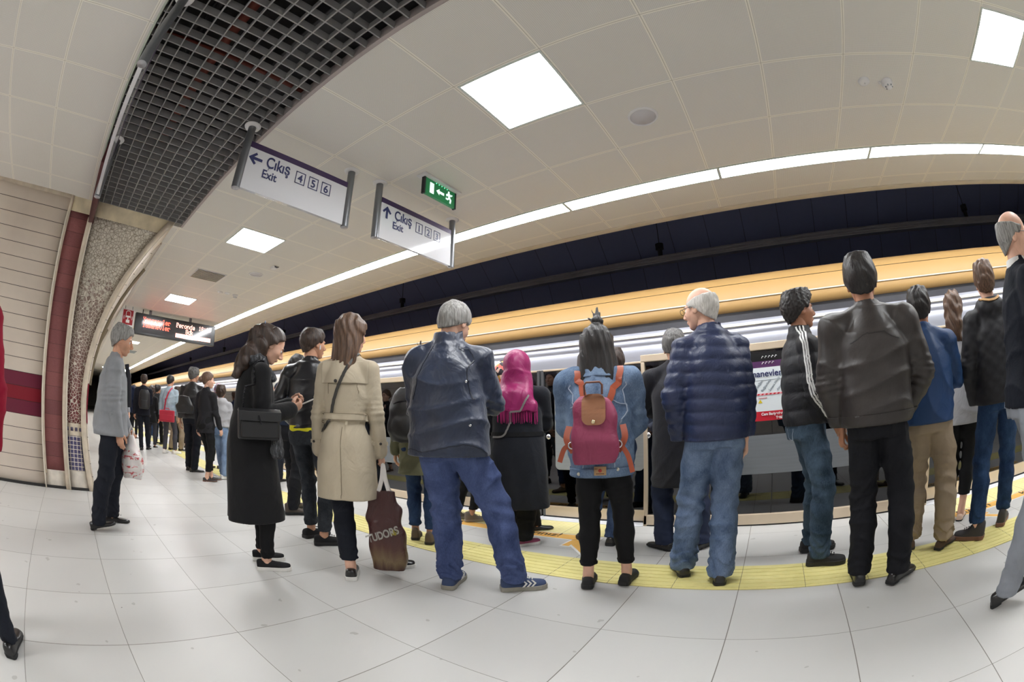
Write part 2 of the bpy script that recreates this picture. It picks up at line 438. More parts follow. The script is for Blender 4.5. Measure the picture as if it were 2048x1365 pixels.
for k in range(4):
    lean('trim_9', -.196+k*.063, -.196+k*.063+.036, .652, .692, mat('blue_square_tiles', lin(74, 66, 88), .3), .010, .012, 2)
lean('trim_10', -.226, lambda z: vy(z)-.085, .215, .60, m_squares(), .002, .1)
lean('trim_11', -.19, ymr, 0.0, .215, m_plinth, .0, .1)
lean('trim_12', -.56, -.25, 0.0, .20, m_plinth, .002, .1)
lean('trim_13', ymr, vy, 0.0, 2.99, m_cream, .02, .08)
lean('trim_14', -9, -.556, 2.955, 3.0, m_cream, .02, .03, 2)
for k, (a, c_) in enumerate(((-.556, -.536), (-.20, -.178))):
    lean('trim_15', a, c_, 0.0, 2.83, mat('pale_edge_bead', lin(226, 216, 200), .4), .034, .03)
MB().box(-5.53, -5.485, -9, .17, 0, .03).build('baseboard_far', mat('dark_floor_joint', lin(40, 38, 38), .6))['kind'] = 'structure'
# platform tunnel vault wall beyond the cross wall
def m_vault():
    t = NT('vault_wall_planks'); v = t.obj(); X, Y, Z = t.sep(v)
    g = t.math('LESS_THAN', t.math('FRACT', t.math('DIVIDE', Z, .148)), .04)
    ix = t.math('LESS_THAN', t.math('FRACT', t.math('DIVIDE', X, 3.0)), .004)
    red = t.math('MULTIPLY', t.math('GREATER_THAN', Z, .749), t.math('LESS_THAN', Z, 1.185))
    base = t.mix(red, lin(222, 212, 200), lin(130, 30, 48))
    t.set('Base Color', t.mix(t.math('MAXIMUM', g, ix), base, lin(80, 70, 64))); t.set('Roughness', .35)
    return t.m
prof = [(vy(z), z) for z in [0, .3, .6, .9, 1.2, 1.5, 1.8, 2.1, 2.4, 2.7, 2.99]]
o = vault_strip('wall_left', prof, -62, -5.58, m_vault(), .04); o['kind'] = 'structure'
# curved end return of the vault wall, close to the cross wall
b = MB(); zs = [i*.1 for i in range(31)]
vs = []
for z in zs: vs += [(wx(z)+.02, vy(z)+.004, z), (-5.6, vy(z)+.004, z)]
b.add(vs, [(2*i, 2*i+1, 2*i+3, 2*i+2) for i in range(30)], True)
b.build('trim_16', m_cream)['kind'] = 'structure'
# rails on the vault wall
def rail(name, label, x0, z0, x1, z1, r, m):
    pts = []
    for i in range(13):
        t = i/12; z = z0+(z1-z0)*t; pts.append((x0+(x1-x0)*t, vy(z)+.05, z))
    tag(MB().tube(pts, r, 10).build(name, m), label, 'rail')
m_brz = mat('bronze_trim', lin(132, 120, 100), .35, .4)
rail('wall_rail', 'upper bronze rail following the curved wall beside the mosaic pillar', -6.6, 1.2, -6.5, 2.86, .028, m_brz)
rail('wall_rail', 'lower bronze rail following the curved wall behind the grey coat', -10.5, 1.0, -10.4, 2.5, .04, m_brz)
# remaining enclosure, outside the frame
m_w = mat('painted_wall', lin(226, 220, 210), .6)
b = MB(); b.box(-5.6, 13, -9.1, -9, 0, 3.1); b.build('wall_back', m_w)['kind'] = 'structure'
b = MB(); b.box(13, 13.1, -9, 7.7, -1.2, 4.7); b.build('wall_right', m_w)['kind'] = 'structure'
b = MB(); b.box(-62.1, -62, -.1, 7.7, -1.2, 4.7); b.build('wall_end', m_w)['kind'] = 'structure'
# maroon beam on the ceiling joint
o = MB().box(-5.05, -3.55, -.235, -.165, 2.79, 2.985).build('ceiling_beam', mat('maroon_painted_steel', lin(84, 40, 46), .35, .2), bevel=.004)
tag(o, 'short maroon steel beam hanging under the ceiling against the mosaic pillar', 'beam')
for k, (x, z) in enumerate(((-4.75, 2.87), (-4.4, 2.87))):
    MB().lathe([(0, .006), (.012, .004), (.014, 0)], (x, -.165, z), 12, 'y').build('bolt', m_gr, o)

# ---- platform edge marking
def m_tact(name, ribs):
    t = NT(name); v = t.obj(); X, Y, Z = t.sep(v)
    jn = t.math('LESS_THAN', t.math('FRACT', t.math('DIVIDE', t.math('SUBTRACT', X, -.11), .4015)), .009)
    base = t.ramp(t.noise(v, 6, 4), [(.3, lin(224, 214, 140)), (.7, lin(236, 226, 156))]) if ribs else t.ramp(t.noise(v, 6, 4), [(.3, lin(228, 216, 150)), (.7, lin(238, 227, 166))])
    sc = t.math('GREATER_THAN', t.noise(t.obj((3, 40, 1)), 5, 3), .62)
    base = t.mix(t.math('MULTIPLY', sc, .22), base, lin(160, 148, 80))
    if ribs:
        r = t.math('PINGPONG', t.math('MULTIPLY', t.math('SUBTRACT', Y, 2.445), 20), .5)
        t.bump(t.math('GREATER_THAN', r, .22), .003)
    else:
        fx = t.math('SUBTRACT', t.math('FRACT', t.math('MULTIPLY', X, 20)), .5); fy = t.math('SUBTRACT', t.math('FRACT', t.math('MULTIPLY', Y, 20)), .5)
        d = t.math('SQRT', t.math('ADD', t.math('MULTIPLY', fx, fx), t.math('MULTIPLY', fy, fy)))
        dd = t.math('LESS_THAN', d, .25); t.bump(dd, .004); base = t.mix(t.math('MULTIPLY', dd, .35), base, lin(246, 240, 205))
    t.set('Base Color', t.mix(jn, base, lin(140, 130, 90))); t.set('Roughness', .5)
    return t.m
mr = m_tact('ribbed_yellow_tiles', True); md = m_tact('dotted_yellow_tiles', False)
b = MB(); b.box(-60, 12, 2.452, 2.852, -.01, .004)
for i in range(6): b.box(-60, 12, 2.478+i*.062, 2.478+i*.062+.03, .003, .0065)
tag(b.build('tactile_strip', mr), 'long yellow ribbed tactile strip along the whole platform', 'tactile paving')
m_sill = mat('white_door_sill', lin(226, 228, 234), .35)
GAPS = []
for k in range(-10, 3):
    c0 = -2.205+4.93*k
    GAPS.append(c0)
    if c0 < 6:
        b = MB(); b.box(c0-.98, c0+.98, 3.46, 3.86, -.01, .004)
        o = b.build('tactile_mat', md)
        lab = {0: 'pale yellow dotted tactile mat at the door between trench coat and denim jacket', 1: 'pale yellow dotted tactile mat at the door on the right, by the beige flats'}.get(k, 'pale yellow dotted tactile mat at a platform door further along')
        tag(o, lab, 'tactile paving', 'dotted tactile mats at the doors' if k not in (0, 1) else None)
        MB().box(c0-1.1, c0+1.1, 3.862, 4.24, -.01, .006).build('trim_17', m_sill)['kind'] = 'structure'
m_or = mat('orange_floor_vinyl', lin(236, 184, 98), .45); m_wh = mat('white_vinyl', lin(232, 230, 228), .45); m_ink = mat('black_ink', lin(26, 24, 24), .5)
for k in (-1, 0, 1):
    c0 = -2.205+4.93*k
    e = empty('floor_sticker', (c0, 3.38, .0)); 
    tag(e, {-1: 'orange floor sticker in front of the far left door behind the crowd', 0: 'orange worded floor sticker beside the fuchsia headscarf woman', 1: 'orange floor sticker with black word by the jeans at right'}[k], 'floor sticker')
    b = MB(); b.box(-1.02, .72, -.09, .075, 0.0, .0012); b.build('border', m_wh, e)
    MB().box(-1.0, .70, -.075, .060, 0.001, .0022).build('band', m_or, e)
    text_obj('lettering', 'Lütfen', .155, m_ink, e, frame_matrix((-.95, -.035, .0026), (1, 0, 0), (0, 1, 0)), extrude=.0002, bold=.002)
    text_obj('lettering', 'kullanıyınız!', .14, m_ink, e, frame_matrix((-.13, -.028, .0026), (1, 0, 0), (0, 1, 0)), extrude=.0002, bold=.002)
    # arrow
for k, ax in ((0, -1.38), (1, 2.02)):
    e = empty('floor_arrow', (ax, 3.07, 0)); tag(e, ['orange arrow sticker half under the denim jacket girl', 'small orange arrow sticker in front of the brown boots'][k], 'floor arrow')
    A = [(-.19, .10), (-.155, .235), (-.02, .185), (.11, .05), (.26, -.10), (.17, -.18), (.03, -.05), (-.05, .03), (-.14, .06)]
    A = [(-.17, .05), (-.155, .225), (.02, .225), (.02, .165), (-.055, .165), (.16, -.08), (.10, -.14), (-.11, .10), (-.11, .05)]
    s = 1.0 if k == 0 else .6
    MB().prism([(x*s, y*s) for x, y in A], 0.0005, .0025, 'xy').build('arrow_shape', m_or, e)
    A2 = [(-.185, .03), (-.172, .242), (.04, .242), (.04, .15), (-.01, .15), (.185, -.08), (.10, -.165), (-.09, .045), (-.09, .03)]
    MB().prism([(x*s, y*s) for x, y in A2], 0.0, .0012, 'xy').build('border', m_wh, e)

# ---- platform screen doors
m_fr = mat('champagne_aluminium', lin(214, 196, 172), .35, .25, var=.03)
m_dark = mat('dark_seal', lin(24, 24, 26), .5)
def m_glass():
    t = NT('smoked_glass'); t.t.nodes.remove(t.b)
    g = t.n('ShaderNodeBsdfGlossy'); g.inputs['Roughness'].default_value = .02; g.inputs['Color'].default_value = (.75, .76, .8, 1)
    tr_ = t.n('ShaderNodeBsdfTransparent'); tr_.inputs[0].default_value = (.16, .16, .18, 1)
    mx = t.n('ShaderNodeMixShader'); f = t.n('ShaderNodeFresnel'); f.inputs[0].default_value = 1.75
    n = t.noise(t.obj(), 3, 2)
    mm = t.math('MULTIPLY_ADD', n, .06, f.outputs[0])
    t.l(mm, mx.inputs[0]); t.l(tr_.outputs[0], mx.inputs[1]); t.l(g.outputs[0], mx.inputs[2]); t.l(mx.outputs[0], t.out.inputs[0])
    return t.m
def m_film(name, col, op, rough=.35):
    t = NT(name)
    t.set('Base Color', t.ramp(t.noise(t.obj((1, 1, 18)), 3, 2), [(.3, tuple(c*.9 for c in col[:3])+(1,)), (.7, col)])); t.set('Roughness', rough); t.set('Alpha', op)
    return t.m
mg = m_glass(); mfilm = m_film('frosted_film', lin(176, 181, 184), .85); mband = m_film('grey_film_band', lin(132, 136, 141), .75)
m_lock = mat('chrome_lock', lin(210, 210, 214), .2, .9)
def fixed_panel(x0, x1, label, group=None, poster=None, seam=None):
    e = empty('platform_screen', ((x0+x1)/2, DOOR_Y, 0)); tag(e, label, 'glass barrier', group)
    w = (x1-x0)/2
    b = MB(); b.box(-w, w, 0, .09, 1.50, 1.565); b.box(-w, -w+.035, 0, .09, 0, 1.5); b.box(w-.035, w, 0, .09, 0, 1.5); b.box(-w, w, 0, .07, .012, .105)
    b.build('frame', m_fr, e, bevel=.006)
    b = MB(); b.box(-w+.03, w-.03, .03, .042, .10, 1.505); b.build('glass', mg, e)
    b = MB(); b.box(-w, w, .01, .06, 0, .014); b.build('seal', m_dark, e)
    MB().prism(rrect(-w+.13, w-.13, .455, .785, .03), .020, .0285, 'xz').build('film_band', mband, e)
    if seam is not None: MB().box(seam-.004, seam+.004, .022, .03, .10, 1.5).build('glass_joint', m_dark, e)
    return e
def door_pair(c0, label, group=None):
    e = empty('sliding_doors', (c0, 4.0, 0)); tag(e, label, 'glass door', group)
    for s in (-1, 1):
        xa, xb = (-1.1, -.012) if s < 0 else (.012, 1.1)
        b = MB(); b.box(xa, xb, 0, .05, 1.505, 1.525); b.box(xa, xb, 0, .05, .02, .125)
        d = b.build('door_leaf', m_fr, e, bevel=.004)
        b = MB(); b.box(-.036 if s < 0 else .010, -.010 if s < 0 else .036, -.004, .05, .02, 1.52); b.build('door_edge', mat('grey_door_edge', lin(96, 98, 102), .4, .4), d)
        MB().box(xa, xb, .018, .03, .12, 1.51).build('glass', mg, d)
        fx0, fx1 = (xa+.06, xb-.14) if s < 0 else (xa+.14, xb-.03)
        MB().prism(rrect(fx0, fx1, .505, 1.41, .045), .008, .0165, 'xz').build('frosted_panel', mfilm, d)
        MB().lathe([(0, -.014), (.014, -.014), (.018, -.008), (.026, -.006), (.028, 0)], ((.075 if s > 0 else -.075), 0.008, .84), 20, 'y').build('door_lock', m_lock, d)
        MB().box(xa, xb, .0, .05, .002, .02).build('seal', m_dark, d)
    return e
labs = {-2: 'glass barrier panel behind the crowd left of the black coat', -1: 'glass barrier panel between the trench coat and the navy windbreaker', 0: 'glass barrier panel with the white line map behind the navy puffer jacket', 1: 'glass barrier panel at the right edge behind the jeans'}
for k in range(-10, 2):
    x0 = -1.105+4.93*k
    sc = fixed_panel(x0, x0+2.735, labs.get(k, 'glass barrier panel far down the platform'), None if k in labs else 'far glass barrier panels', seam=(.67 if k == -1 else (-.2 if k == 0 else None)))
    if k == 0: SCREEN0 = sc
dl = {0: 'pair of sliding glass doors with frosted panels behind the denim jacket', 1: 'pair of sliding glass doors at right behind the beige trousers', -1: 'pair of sliding glass doors behind the trench coat and leather jacket'}
for k in range(-10, 2):
    door_pair(-2.205+4.93*k, dl.get(k, 'pair of sliding glass doors far down the platform'), None if k in dl else 'far sliding glass doors')
# extra lock on fixed panel by the post
MB().lathe([(0, -.014), (.014, -.014), (.018, -.008), (.026, -.006), (.028, 0)], (-1.33, .028, .84), 20, 'y').build('panel_lock', m_lock, SCREEN0)
MB().prism(rrect(-1.26, -.5, .47, 1.42, .04), .018, .0275, 'xz').build('frosted_panel', mfilm, SCREEN0)
# ---- line map poster on the glass
ps = empty('line_map_poster', (.28, DOOR_Y+.012, 0)); tag(ps, 'white line map poster with red foot and purple head on the dark glass', 'poster')
m_pw = mat('poster_white', lin(226, 232, 236), .4, var=.01); m_pp = mat('poster_purple', lin(88, 48, 96), .4); m_pr = mat('poster_red', lin(196, 30, 48), .4)
m_nv = mat('navy_ink', lin(40, 46, 96), .4); m_gt = mat('grey_ink', lin(130, 140, 150), .5); m_tw = mat('white_ink', lin(240, 240, 240), .4)
MB().box(-.62, .62, -.004, .004, .905, 1.48).build('backing', mat('poster_black_frame', lin(20, 20, 22), .4), ps)
MB().box(-.60, .60, -.006, 0, .985, 1.352).build('map_sheet', m_pw, ps)
MB().box(-.60, .60, -.006, 0, 1.352, 1.405).build('heading_band', m_pp, ps)
MB().box(-.60, .60, -.006, 0, .905, .985).build('warning_band', m_pr, ps)
FX = (1, 0, 0); FZ = (0, 0, 1)
text_obj('lettering', 'Yamanevler Yönü', .078, m_nv, ps, frame_matrix((-.475, -.008, 1.275), FX, FZ), bold=.001)
text_obj('lettering', 'Cam Bariyerlere Yaslanmak', .031, m_tw, ps, frame_matrix((-.31, -.008, .951), FX, FZ), bold=.001)
text_obj('lettering', 'Tehlikeli ve Yasaktır', .031, m_tw, ps, frame_matrix((-.18, -.008, .916), FX, FZ), bold=.001)
MB().box(-.57, .57, -.0075, -.006, 1.244, 1.247).build('rule', m_gt, ps)
b = MB(); c_ = MB()
for i in range(16):
    if i*.03-.52 < .02: 
        b.add([(-.52+i*.036, -.0085, 1.121), (-.52+i*.036+.018, -.0085, 1.121), (-.52+i*.036+.026, -.0085, 1.133), (-.52+i*.036+.008, -.0085, 1.133)], [(0, 1, 2, 3)])
MB().box(-.54, .02, -.0078, -.006, 1.119, 1.135).build('line_strip', mat('poster_pink', lin(226, 170, 176), .4), ps)
b.build('line_dashes', m_pr, ps)
MB().lathe([(0, 0), (.015, 0)], (.03, -.009, 1.127), 20, 'y').build('station_dot', m_pp, ps)
for i, nm in enumerate(('Çarşı', 'Üsküdar', 'Fıstıkağacı', 'Bağlarbaşı', 'İmam Hatip Lisesi', 'Altınşehir', 'Ihlamurkuyu', 'Çakmak')):
    x = -.50+i*.070; a = math.radians(50)
    text_obj('station_name', nm, .030, m_gt, ps, frame_matrix((x, -.0078, 1.145), (math.cos(a), 0, math.sin(a)), (-math.sin(a), 0, math.cos(a))))
text_obj('station_name', 'Yamanevler', .032, m_nv, ps, frame_matrix((.02, -.0078, 1.150), (math.cos(.87), 0, math.sin(.87)), (-math.sin(.87), 0, math.cos(.87))), bold=.001)
MB().prism([(-.335, 1.055), (-.295, 1.055), (-.315, 1.085)], -.008, -.006, 'xz').build('warning_triangle', mat('warning_yellow', lin(214, 190, 40), .4), ps)
text_obj('lettering', 'Aşamasında', .016, m_pr, ps, frame_matrix((-.33, -.0078, 1.092), FX, FZ))
b = MB()
for i in range(9):
    x = -.28+ (i % 5)*.03; z = 1.43 if i < 5 else 1.38
    b.tube([(x, -.008, z), (x+.012, -.008, z+.018), (x+.02, -.008, z+.012)], .0022, 6)
b.build('scrawl', m_tw, ps)

# ---- lights
def m_emit(name, strength, col=(.97, .985, 1, 1)):
    t = NT(name); t.set('Base Color', (.9, .9, .9, 1)); t.set('Emission Color', col)
    e = t.noise(t.obj(), 2, 1); t.l(t.math('MULTIPLY_ADD', e, strength*.04, strength), t.b.inputs['Emission Strength']); return t.m
m_l1 = m_emit('square_diffuser', 34); m_l2 = m_emit('linear_diffuser', 34)
m_lf = mat('light_frame', lin(214, 222, 218), .4)
def square_light(x, y, label=None, group=None):
    e = empty('ceiling_light', (x, y, ZC)); tag(e, label or 'square white ceiling light panel', 'ceiling light', group)
    b = MB(); 
    for a in ((-.29, .29, -.29, -.275), (-.29, .29, .275, .29), (-.29, -.275, -.275, .275), (.275, .29, -.275, .275)): b.box(*a, -.006, .0)
    b.build('frame', m_lf, e); MB().box(-.276, .276, -.276, .276, -.004, 0).build('diffuser', m_l1, e)
    return e
sq = square_light(-1.083, 1.882, 'large square ceiling light above the middle, beside the round speaker')
for (x, y, lab, g) in ((-4.716, 1.917, 'square ceiling light left of centre, above the air vent', None), (-8.42, 1.95, 'square ceiling light just above the red lettered display', None), (2.505, 1.915, 'square ceiling light cut by the top right corner', None),
    (6.1, 1.915, 'square ceiling light out past the right', None),(-12.1, 1.95, 'small square ceiling light seen just under the display', None), (-15.9, 1.95, 'far square ceiling light of the platform row', 'far square lights'), (-19.6, 1.95, 'far square ceiling light of the platform row', 'far square lights'), (-23.3, 1.95, 'far square ceiling light of the platform row', 'far square lights'), (-27, 1.95, 'far square ceiling light of the platform row', 'far square lights'), (-31, 1.95, 'far square ceiling light of the platform row', 'far square lights')):
    c = copy_tree(sq); c.location = (x, y, ZC); c['label'] = lab
    if g: c['group'] = g
# unseen corridor lights behind the camera, added for more light
for (x, y) in ((-4.0, -2.4), (-4.0, -5.6), (-1.6, -2.4), (-1.6, -5.6), (1.9, -2.4), (1.9, -5.6), (5.5, -2.4)):
    c = copy_tree(sq); c.location = (x, y, ZC); c['label'] = 'unseen square light added over the side corridor'; c['group'] = 'added corridor lights'
ln = empty('linear_light', (0, 3.5, ZC)); tag(ln, 'linear light', 'linear light')
b = MB(); b.box(-.735, .735, -.1, -.088, -.008, 0); b.box(-.735, .735, .088, .1, -.008, 0); b.box(-.735, -.722, -.088, .088, -.008, 0); b.box(.722, .735, -.088, .088, -.008, 0); b.build('frame', m_lf, ln)
MB().box(-.722, .722, -.088, .088, -.005, 0).build('diffuser', m_l2, ln)
for k in range(-22, 5):
    x = .635+k*1.4735
    c = ln if k == -22 else copy_tree(ln)
    c.location = (x, 3.5, ZC)
    names = {-3: 'linear ceiling light passing behind the right exit sign', -2: 'linear ceiling light right of the second exit sign', -1: 'long linear ceiling light left of the seam near centre right', 0: 'longest linear ceiling light, over the puffer jacket man', 1: 'linear ceiling light at upper right, left of the last one', 2: 'linear ceiling light cut off by the right edge', -4: 'linear ceiling light just left of the right exit sign', -5: 'linear ceiling light between trench coat and exit sign', -6: 'linear ceiling light over the leather jacket man'}
    c['label'] = names.get(k, 'linear ceiling light in the row running into the distance')
    if k not in names: c['group'] = 'far linear ceiling lights'

# ---- ceiling fittings
m_spk = mat('speaker_mesh', lin(206, 204, 208), .6, bump=.001, bscale=300); m_wp = mat('white_plastic', lin(226, 226, 228), .4)
def speaker(x, y, r, label, white=False):
    e = empty('ceiling_speaker', (x, y, ZC)); tag(e, label, 'speaker')
    MB().lathe([(r*.84, -.004), (r*.86, -.010), (r*.95, -.010), (r, 0)], n=40).build('ring', m_wp, e)
    MB().lathe([(0, -.006), (r*.85, -.005), (r*.85, 0)], n=40).build('speaker_grille', m_spk if not white else m_wp, e)
speaker(-.488, 2.482, .108, 'round grey ceiling speaker right of the large square light')
speaker(-5.90, 2.508, .11, 'small far round ceiling speaker above the leather jacket man')
speaker(-2.12, -1.83, .11, 'round ceiling speaker cut by the left top edge')
def detector(x, y, label, big):
    e = empty('smoke_detector', (x, y, ZC)); tag(e, label, 'detector')
    if big:
        MB().lathe([(.052, 0), (.052, -.014), (.046, -.018), (.044, -.034), (.036, -.040), (.022, -.044)], n=28).build('base', m_wp, e)
        b = MB()
        for k in range(6):
            a = k*PI/3; b.box(.03*math.cos(a)-.004, .03*math.cos(a)+.004, .03*math.sin(a)-.004, .03*math.sin(a)+.004, -.05, -.035)
        b.build('vents', m_gt, e)
        MB().lathe([(0, -.062), (.016, -.062), (.024, -.056), (.024, -.042)], n=20).build('sensor_head', m_wp, e)
        MB().lathe([(0, -.02), (.010, -.018), (.012, 0)], (-.066, 0, 0), 12).build('indicator', m_wp, e)
    else:
        MB().lathe([(.05, 0), (.048, -.012), (.036, -.020), (.01, -.022), (0, -.022)], n=28).build('base', m_wp, e)
        MB().lathe([(.006, -.024), (.006, -.020)], n=10).build('sensor_head', m_gt, e)
detector(1.192, 2.48, 'small flat round detector at upper right', False)
detector(1.40, 2.50, 'larger stepped smoke detector at upper right', True)
detector(-7.27, 2.42, 'leftmost of the three far small ceiling detectors', False)
detector(-7.235, 2.555, 'middle one of the three far small ceiling detectors', False)
detector(-7.25, 2.72, 'rightmost of the three far small ceiling detectors', True)
e = empty('ceiling_sensor', (-5.377, 2.548, ZC)); tag(e, 'small broken box fitting on the ceiling right of the far speaker', 'sensor')
MB().box(-.05, .03, -.03, .04, -.035, 0).build('box_body', m_wp, e, bevel=.003); MB().tube([(.03, 0, -.01), (.06, .02, -.03), (.05, .05, -.012)], .006, 8).build('wire', m_cable, e)
e = empty('air_vent', (-6.52, 1.915, ZC)); tag(e, 'square dark louvred air vent left of the far speaker', 'air vent')
b = MB()
for a in ((-.25, .25, -.25, -.235), (-.25, .25, .235, .25), (-.25, -.235, -.235, .235), (.235, .25, -.235, .235)): b.box(*a, -.008, 0)
b.build('frame', m_wp, e); MB().box(-.235, .235, -.235, .235, -.002, 0).build('opening', m_dark, e)
b = MB()
for i in range(9): b.box(-.235+i*.052, -.235+i*.052+.014, -.235, .235, -.010, -.002)
b.build('louvres', m_trimw, e)
e = empty('air_vent', (-19.0, 2.35, ZC)); tag(e, 'tiny far grey vent under the display near the linear lights', 'air vent')
MB().box(-.45, .45, -.2, .2, -.01, 0).build('opening', m_gt, e)

# ---- hanging signs
m_post = mat('grey_steel_post', lin(122, 124, 128), .3, .5, var=.02); m_purp = mat('purple_sign_band', lin(62, 42, 84), .4)
def sign_plate_mat():
    t = NT('white_sign_plate'); t.set('Base Color', t.ramp(t.noise(t.obj(), 1), [(0, lin(218, 219, 224)), (1, lin(226, 227, 232))])); t.set('Roughness', .08); t.set('Specular IOR Level', .8); t.set('Coat Weight', .6); t.set('Coat Roughness', .03)
    return t.m
m_sp = sign_plate_mat()
def post(x, y, par, zb=2.475, r=.031):
    b = MB(); b.tube([(x, y, zb), (x, y, ZC)], r, 24); b.build('post', m_post, par)
    b = MB(); b.lathe([(0, zb-.004), (.006, zb-.004), (.007, zb-.001), (r*.96, zb-.002), (r*.98, zb)], (x, y, 0), 24); b.build('end_cap', mat('post_end_cap', lin(176, 176, 180), .3, .4), par)
    MB().lathe([(r, ZC-.014), (.06, ZC-.012), (.066, ZC)], (x, y, 0), 32).build('ceiling_rose', m_wp, par)
def hanging(y0, y1, x, label, arrow, nums, post_y):
    e = empty('exit_direction_sign', (x, 0, 0)); tag(e, label, 'sign')
    for py in post_y: post(0, py, e)
    MB().box(-.014, .014, y0, y1, 2.484, 2.86).build('sign_panel', m_sp, e, bevel=.002)
    MB().box(-.0155, .0155, y0, y1, 2.815, 2.862).build('heading_band', m_purp, e, bevel=.001)
    R_, U = (0, 1, 0), (0, 0, 1); X_ = .0165
    # faces the camera at +x
    def T(s, y, z, size, **k): return text_obj('lettering', s, size, m_nv, e, frame_matrix((X_, y, z), R_, U), **k)
    T('Çıkış', y0+.158, 2.705, .125, bold=.002, sx=.80); T('Exit', y0+.142, 2.615, .092, bold=.0015, sx=.9)
    a0 = y0+.068
    L = .05
    if arrow == 'left': pts = [(-1.2, 0), (-.1, 1), (.15, .72), (-.38, .22), (1.1, .22), (1.1, -.22), (-.38, -.22), (.15, -.72), (-.1, -1)]
    else: pts = [(0, 1.2), (-1, .1), (-.72, -.15), (-.22, .38), (-.22, -1.1), (.22, -1.1), (.22, .38), (.72, -.15), (1, .1)]
    MB().prism([(a0+L*p, 2.735+L*q) for p, q in pts], X_-.001, X_+.001, 'yz').build('arrow', m_nv, e)
    for i, nn in enumerate(nums):
        ya = y0+.425+i*.122; za = 2.672
        b = MB()
        for q in ((ya, ya+.088, za, za+.006), (ya, ya+.088, za+.094, za+.1), (ya, ya+.006, za, za+.1), (ya+.082, ya+.088, za, za+.1)): b.box(X_-.001, X_+.001, *q)
        b.build('number_frame', m_nv, e)
        T(nn, ya+.044, za+.018, .09, align='CENTER', bold=.0015)
    return e
hanging(.885, 1.80, -2.68, 'left hanging white sign reading Exit 4 5 6 with left arrow', 'left', '456', (.857, 1.832))
hanging(2.165, 3.085, -2.66, 'right hanging white sign reading Exit 1 2 3 with up arrow', 'up', '123', (2.133, 3.113))
e = empty('exit_direction_sign', (0, -.152, 0)); tag(e, 'hanging sign seen edge on from below at the upper left', 'sign')
post(-1.83, 0, e); post(-3.49, 0, e)
MB().box(-3.46, -1.86, -.014, .014, 2.484, 2.86).build('sign_panel', m_sp, e); MB().box(-3.46, -1.86, -.0155, .0155, 2.815, 2.862).build('heading_band', m_purp, e)
# emergency exit light
e = empty('emergency_exit_light', (-2.275, 2.48, ZC)); tag(e, 'green lit emergency exit box with running figure and arrow', 'exit light')
MB().box(-.05, .05, -.235, .235, -.018, 0).build('mounting_plate', m_wp, e, bevel=.003)
MB().box(-.012, .012, -.19, .19, -.17, -.018).build('sign_panel', mat('green_exit_panel', lin(24, 104, 62), .3, emit=lin(20, 120, 66), estr=.35), e)
MB().box(-.016, .016, -.205, -.188, -.175, -.018).build('end_cap', m_dark, e); MB().box(-.016, .016, .188, .205, -.175, -.018).build('end_cap', m_dark, e)
mw = mat('lit_white_symbol', lin(230, 240, 236), .4, emit=lin(220, 240, 235), estr=.8)
b = MB(); b.box(.0125, .0145, -.135, -.085, -.145, -.045); b.build('door_symbol', mw, e)
MB().prism([(-.055, -.095), (-.015, -.065), (-.015, -.083), (.045, -.083), (.045, -.107), (-.015, -.107), (-.015, -.125)], .0125, .0145, 'yz').build('arrow', mw, e)
b = MB(); b.lathe([(0, 0), (.011, 0), (.011, .002)], (.0125, .105, -.048), 12, 'x')
for p in ([(.10, -.062), (.112, -.098)], [(.10, -.066), (.078, -.080), (.085, -.092)], [(.108, -.066), (.132, -.074), (.145, -.064)], [(.112, -.098), (.095, -.12), (.07, -.118)], [(.114, -.098), (.132, -.118), (.126, -.148)]):
    b.tube([(.0135, y, z) for y, z in p], .008, 8)
b.build('running_figure', mw, e)
for k in range(5): MB().box(.012, .0155, -.06+k*.035, -.055+k*.035, -.03, -.024).build('led', mat('green_led', lin(120, 255, 190), .3, emit=lin(120, 255, 190), estr=3), e)

# ---- red lettered platform display
e = empty('train_display', (-9.95, 2.275, 0)); tag(e, 'black hanging display with red dot matrix train times', 'display screen')
MB().box(-.14, .0, -1.03, 1.03, 2.45, 2.895).build('housing', mat('display_black', lin(26, 26, 28), .3), e, bevel=.01)
MB().box(-.002, .006, -.86, .93, 2.50, 2.845).build('screen', mat('display_screen', lin(62, 62, 66), .12, spec=.8), e)
for y in (-.66, .38): MB().box(-.09, -.05, y-.03, y+.03, 2.89, ZC).build('bracket', m_post, e)
MB().tube([(-.07, -.85, 2.89), (-.07, -.85, ZC)], .01, 8).build('cable', m_cable, e)
G = {'Y': '1010111101010010010', }
FONT = {'Y': ['10001', '10001', '01010', '00100', '00100', '00100', '01110'], 'a': ['00000', '00000', '01110', '00001', '01111', '10001', '01111'], 'm': ['00000', '00000', '11010', '10101', '10101', '10101', '10101'],
 'n': ['00000', '00000', '10110', '11001', '10001', '10001', '10001'], 'e': ['00000', '00000', '01110', '10001', '11111', '10000', '01110'], 'v': ['00000', '00000', '10001', '10001', '10001', '01010', '00100'],
 'l': ['01100', '00100', '00100', '00100', '00100', '00100', '01110'], 'r': ['00000', '00000', '10110', '11001', '10000', '10000', '11100'], 'P': ['11110', '10001', '10001', '11110', '10000', '10000', '11100'],
 'o': ['00000', '00000', '01110', '10001', '10001', '10001', '01110'], 'd': ['00001', '00001', '01111', '10001', '10001', '10001', '01111'], 'k': ['10000', '10000', '10010', '10100', '11000', '10100', '10010'],
 '1': ['00100', '01100', '00100', '00100', '00100', '00100', '01110'], '8': ['01110', '10001', '10001', '01110', '10001', '10001', '01110'], ':': ['00000', '00100', '00100', '00000', '00100', '00100', '00000'], '0': ['01110', '10001', '10001', '10001', '10001', '10001', '01110']}
m_led = mat('red_led', lin(255, 60, 40), .4, emit=lin(255, 90, 70), estr=4.5); m_ledw = mat('pink_led', lin(255, 150, 130), .4, emit=lin(255, 170, 150), estr=4.5)
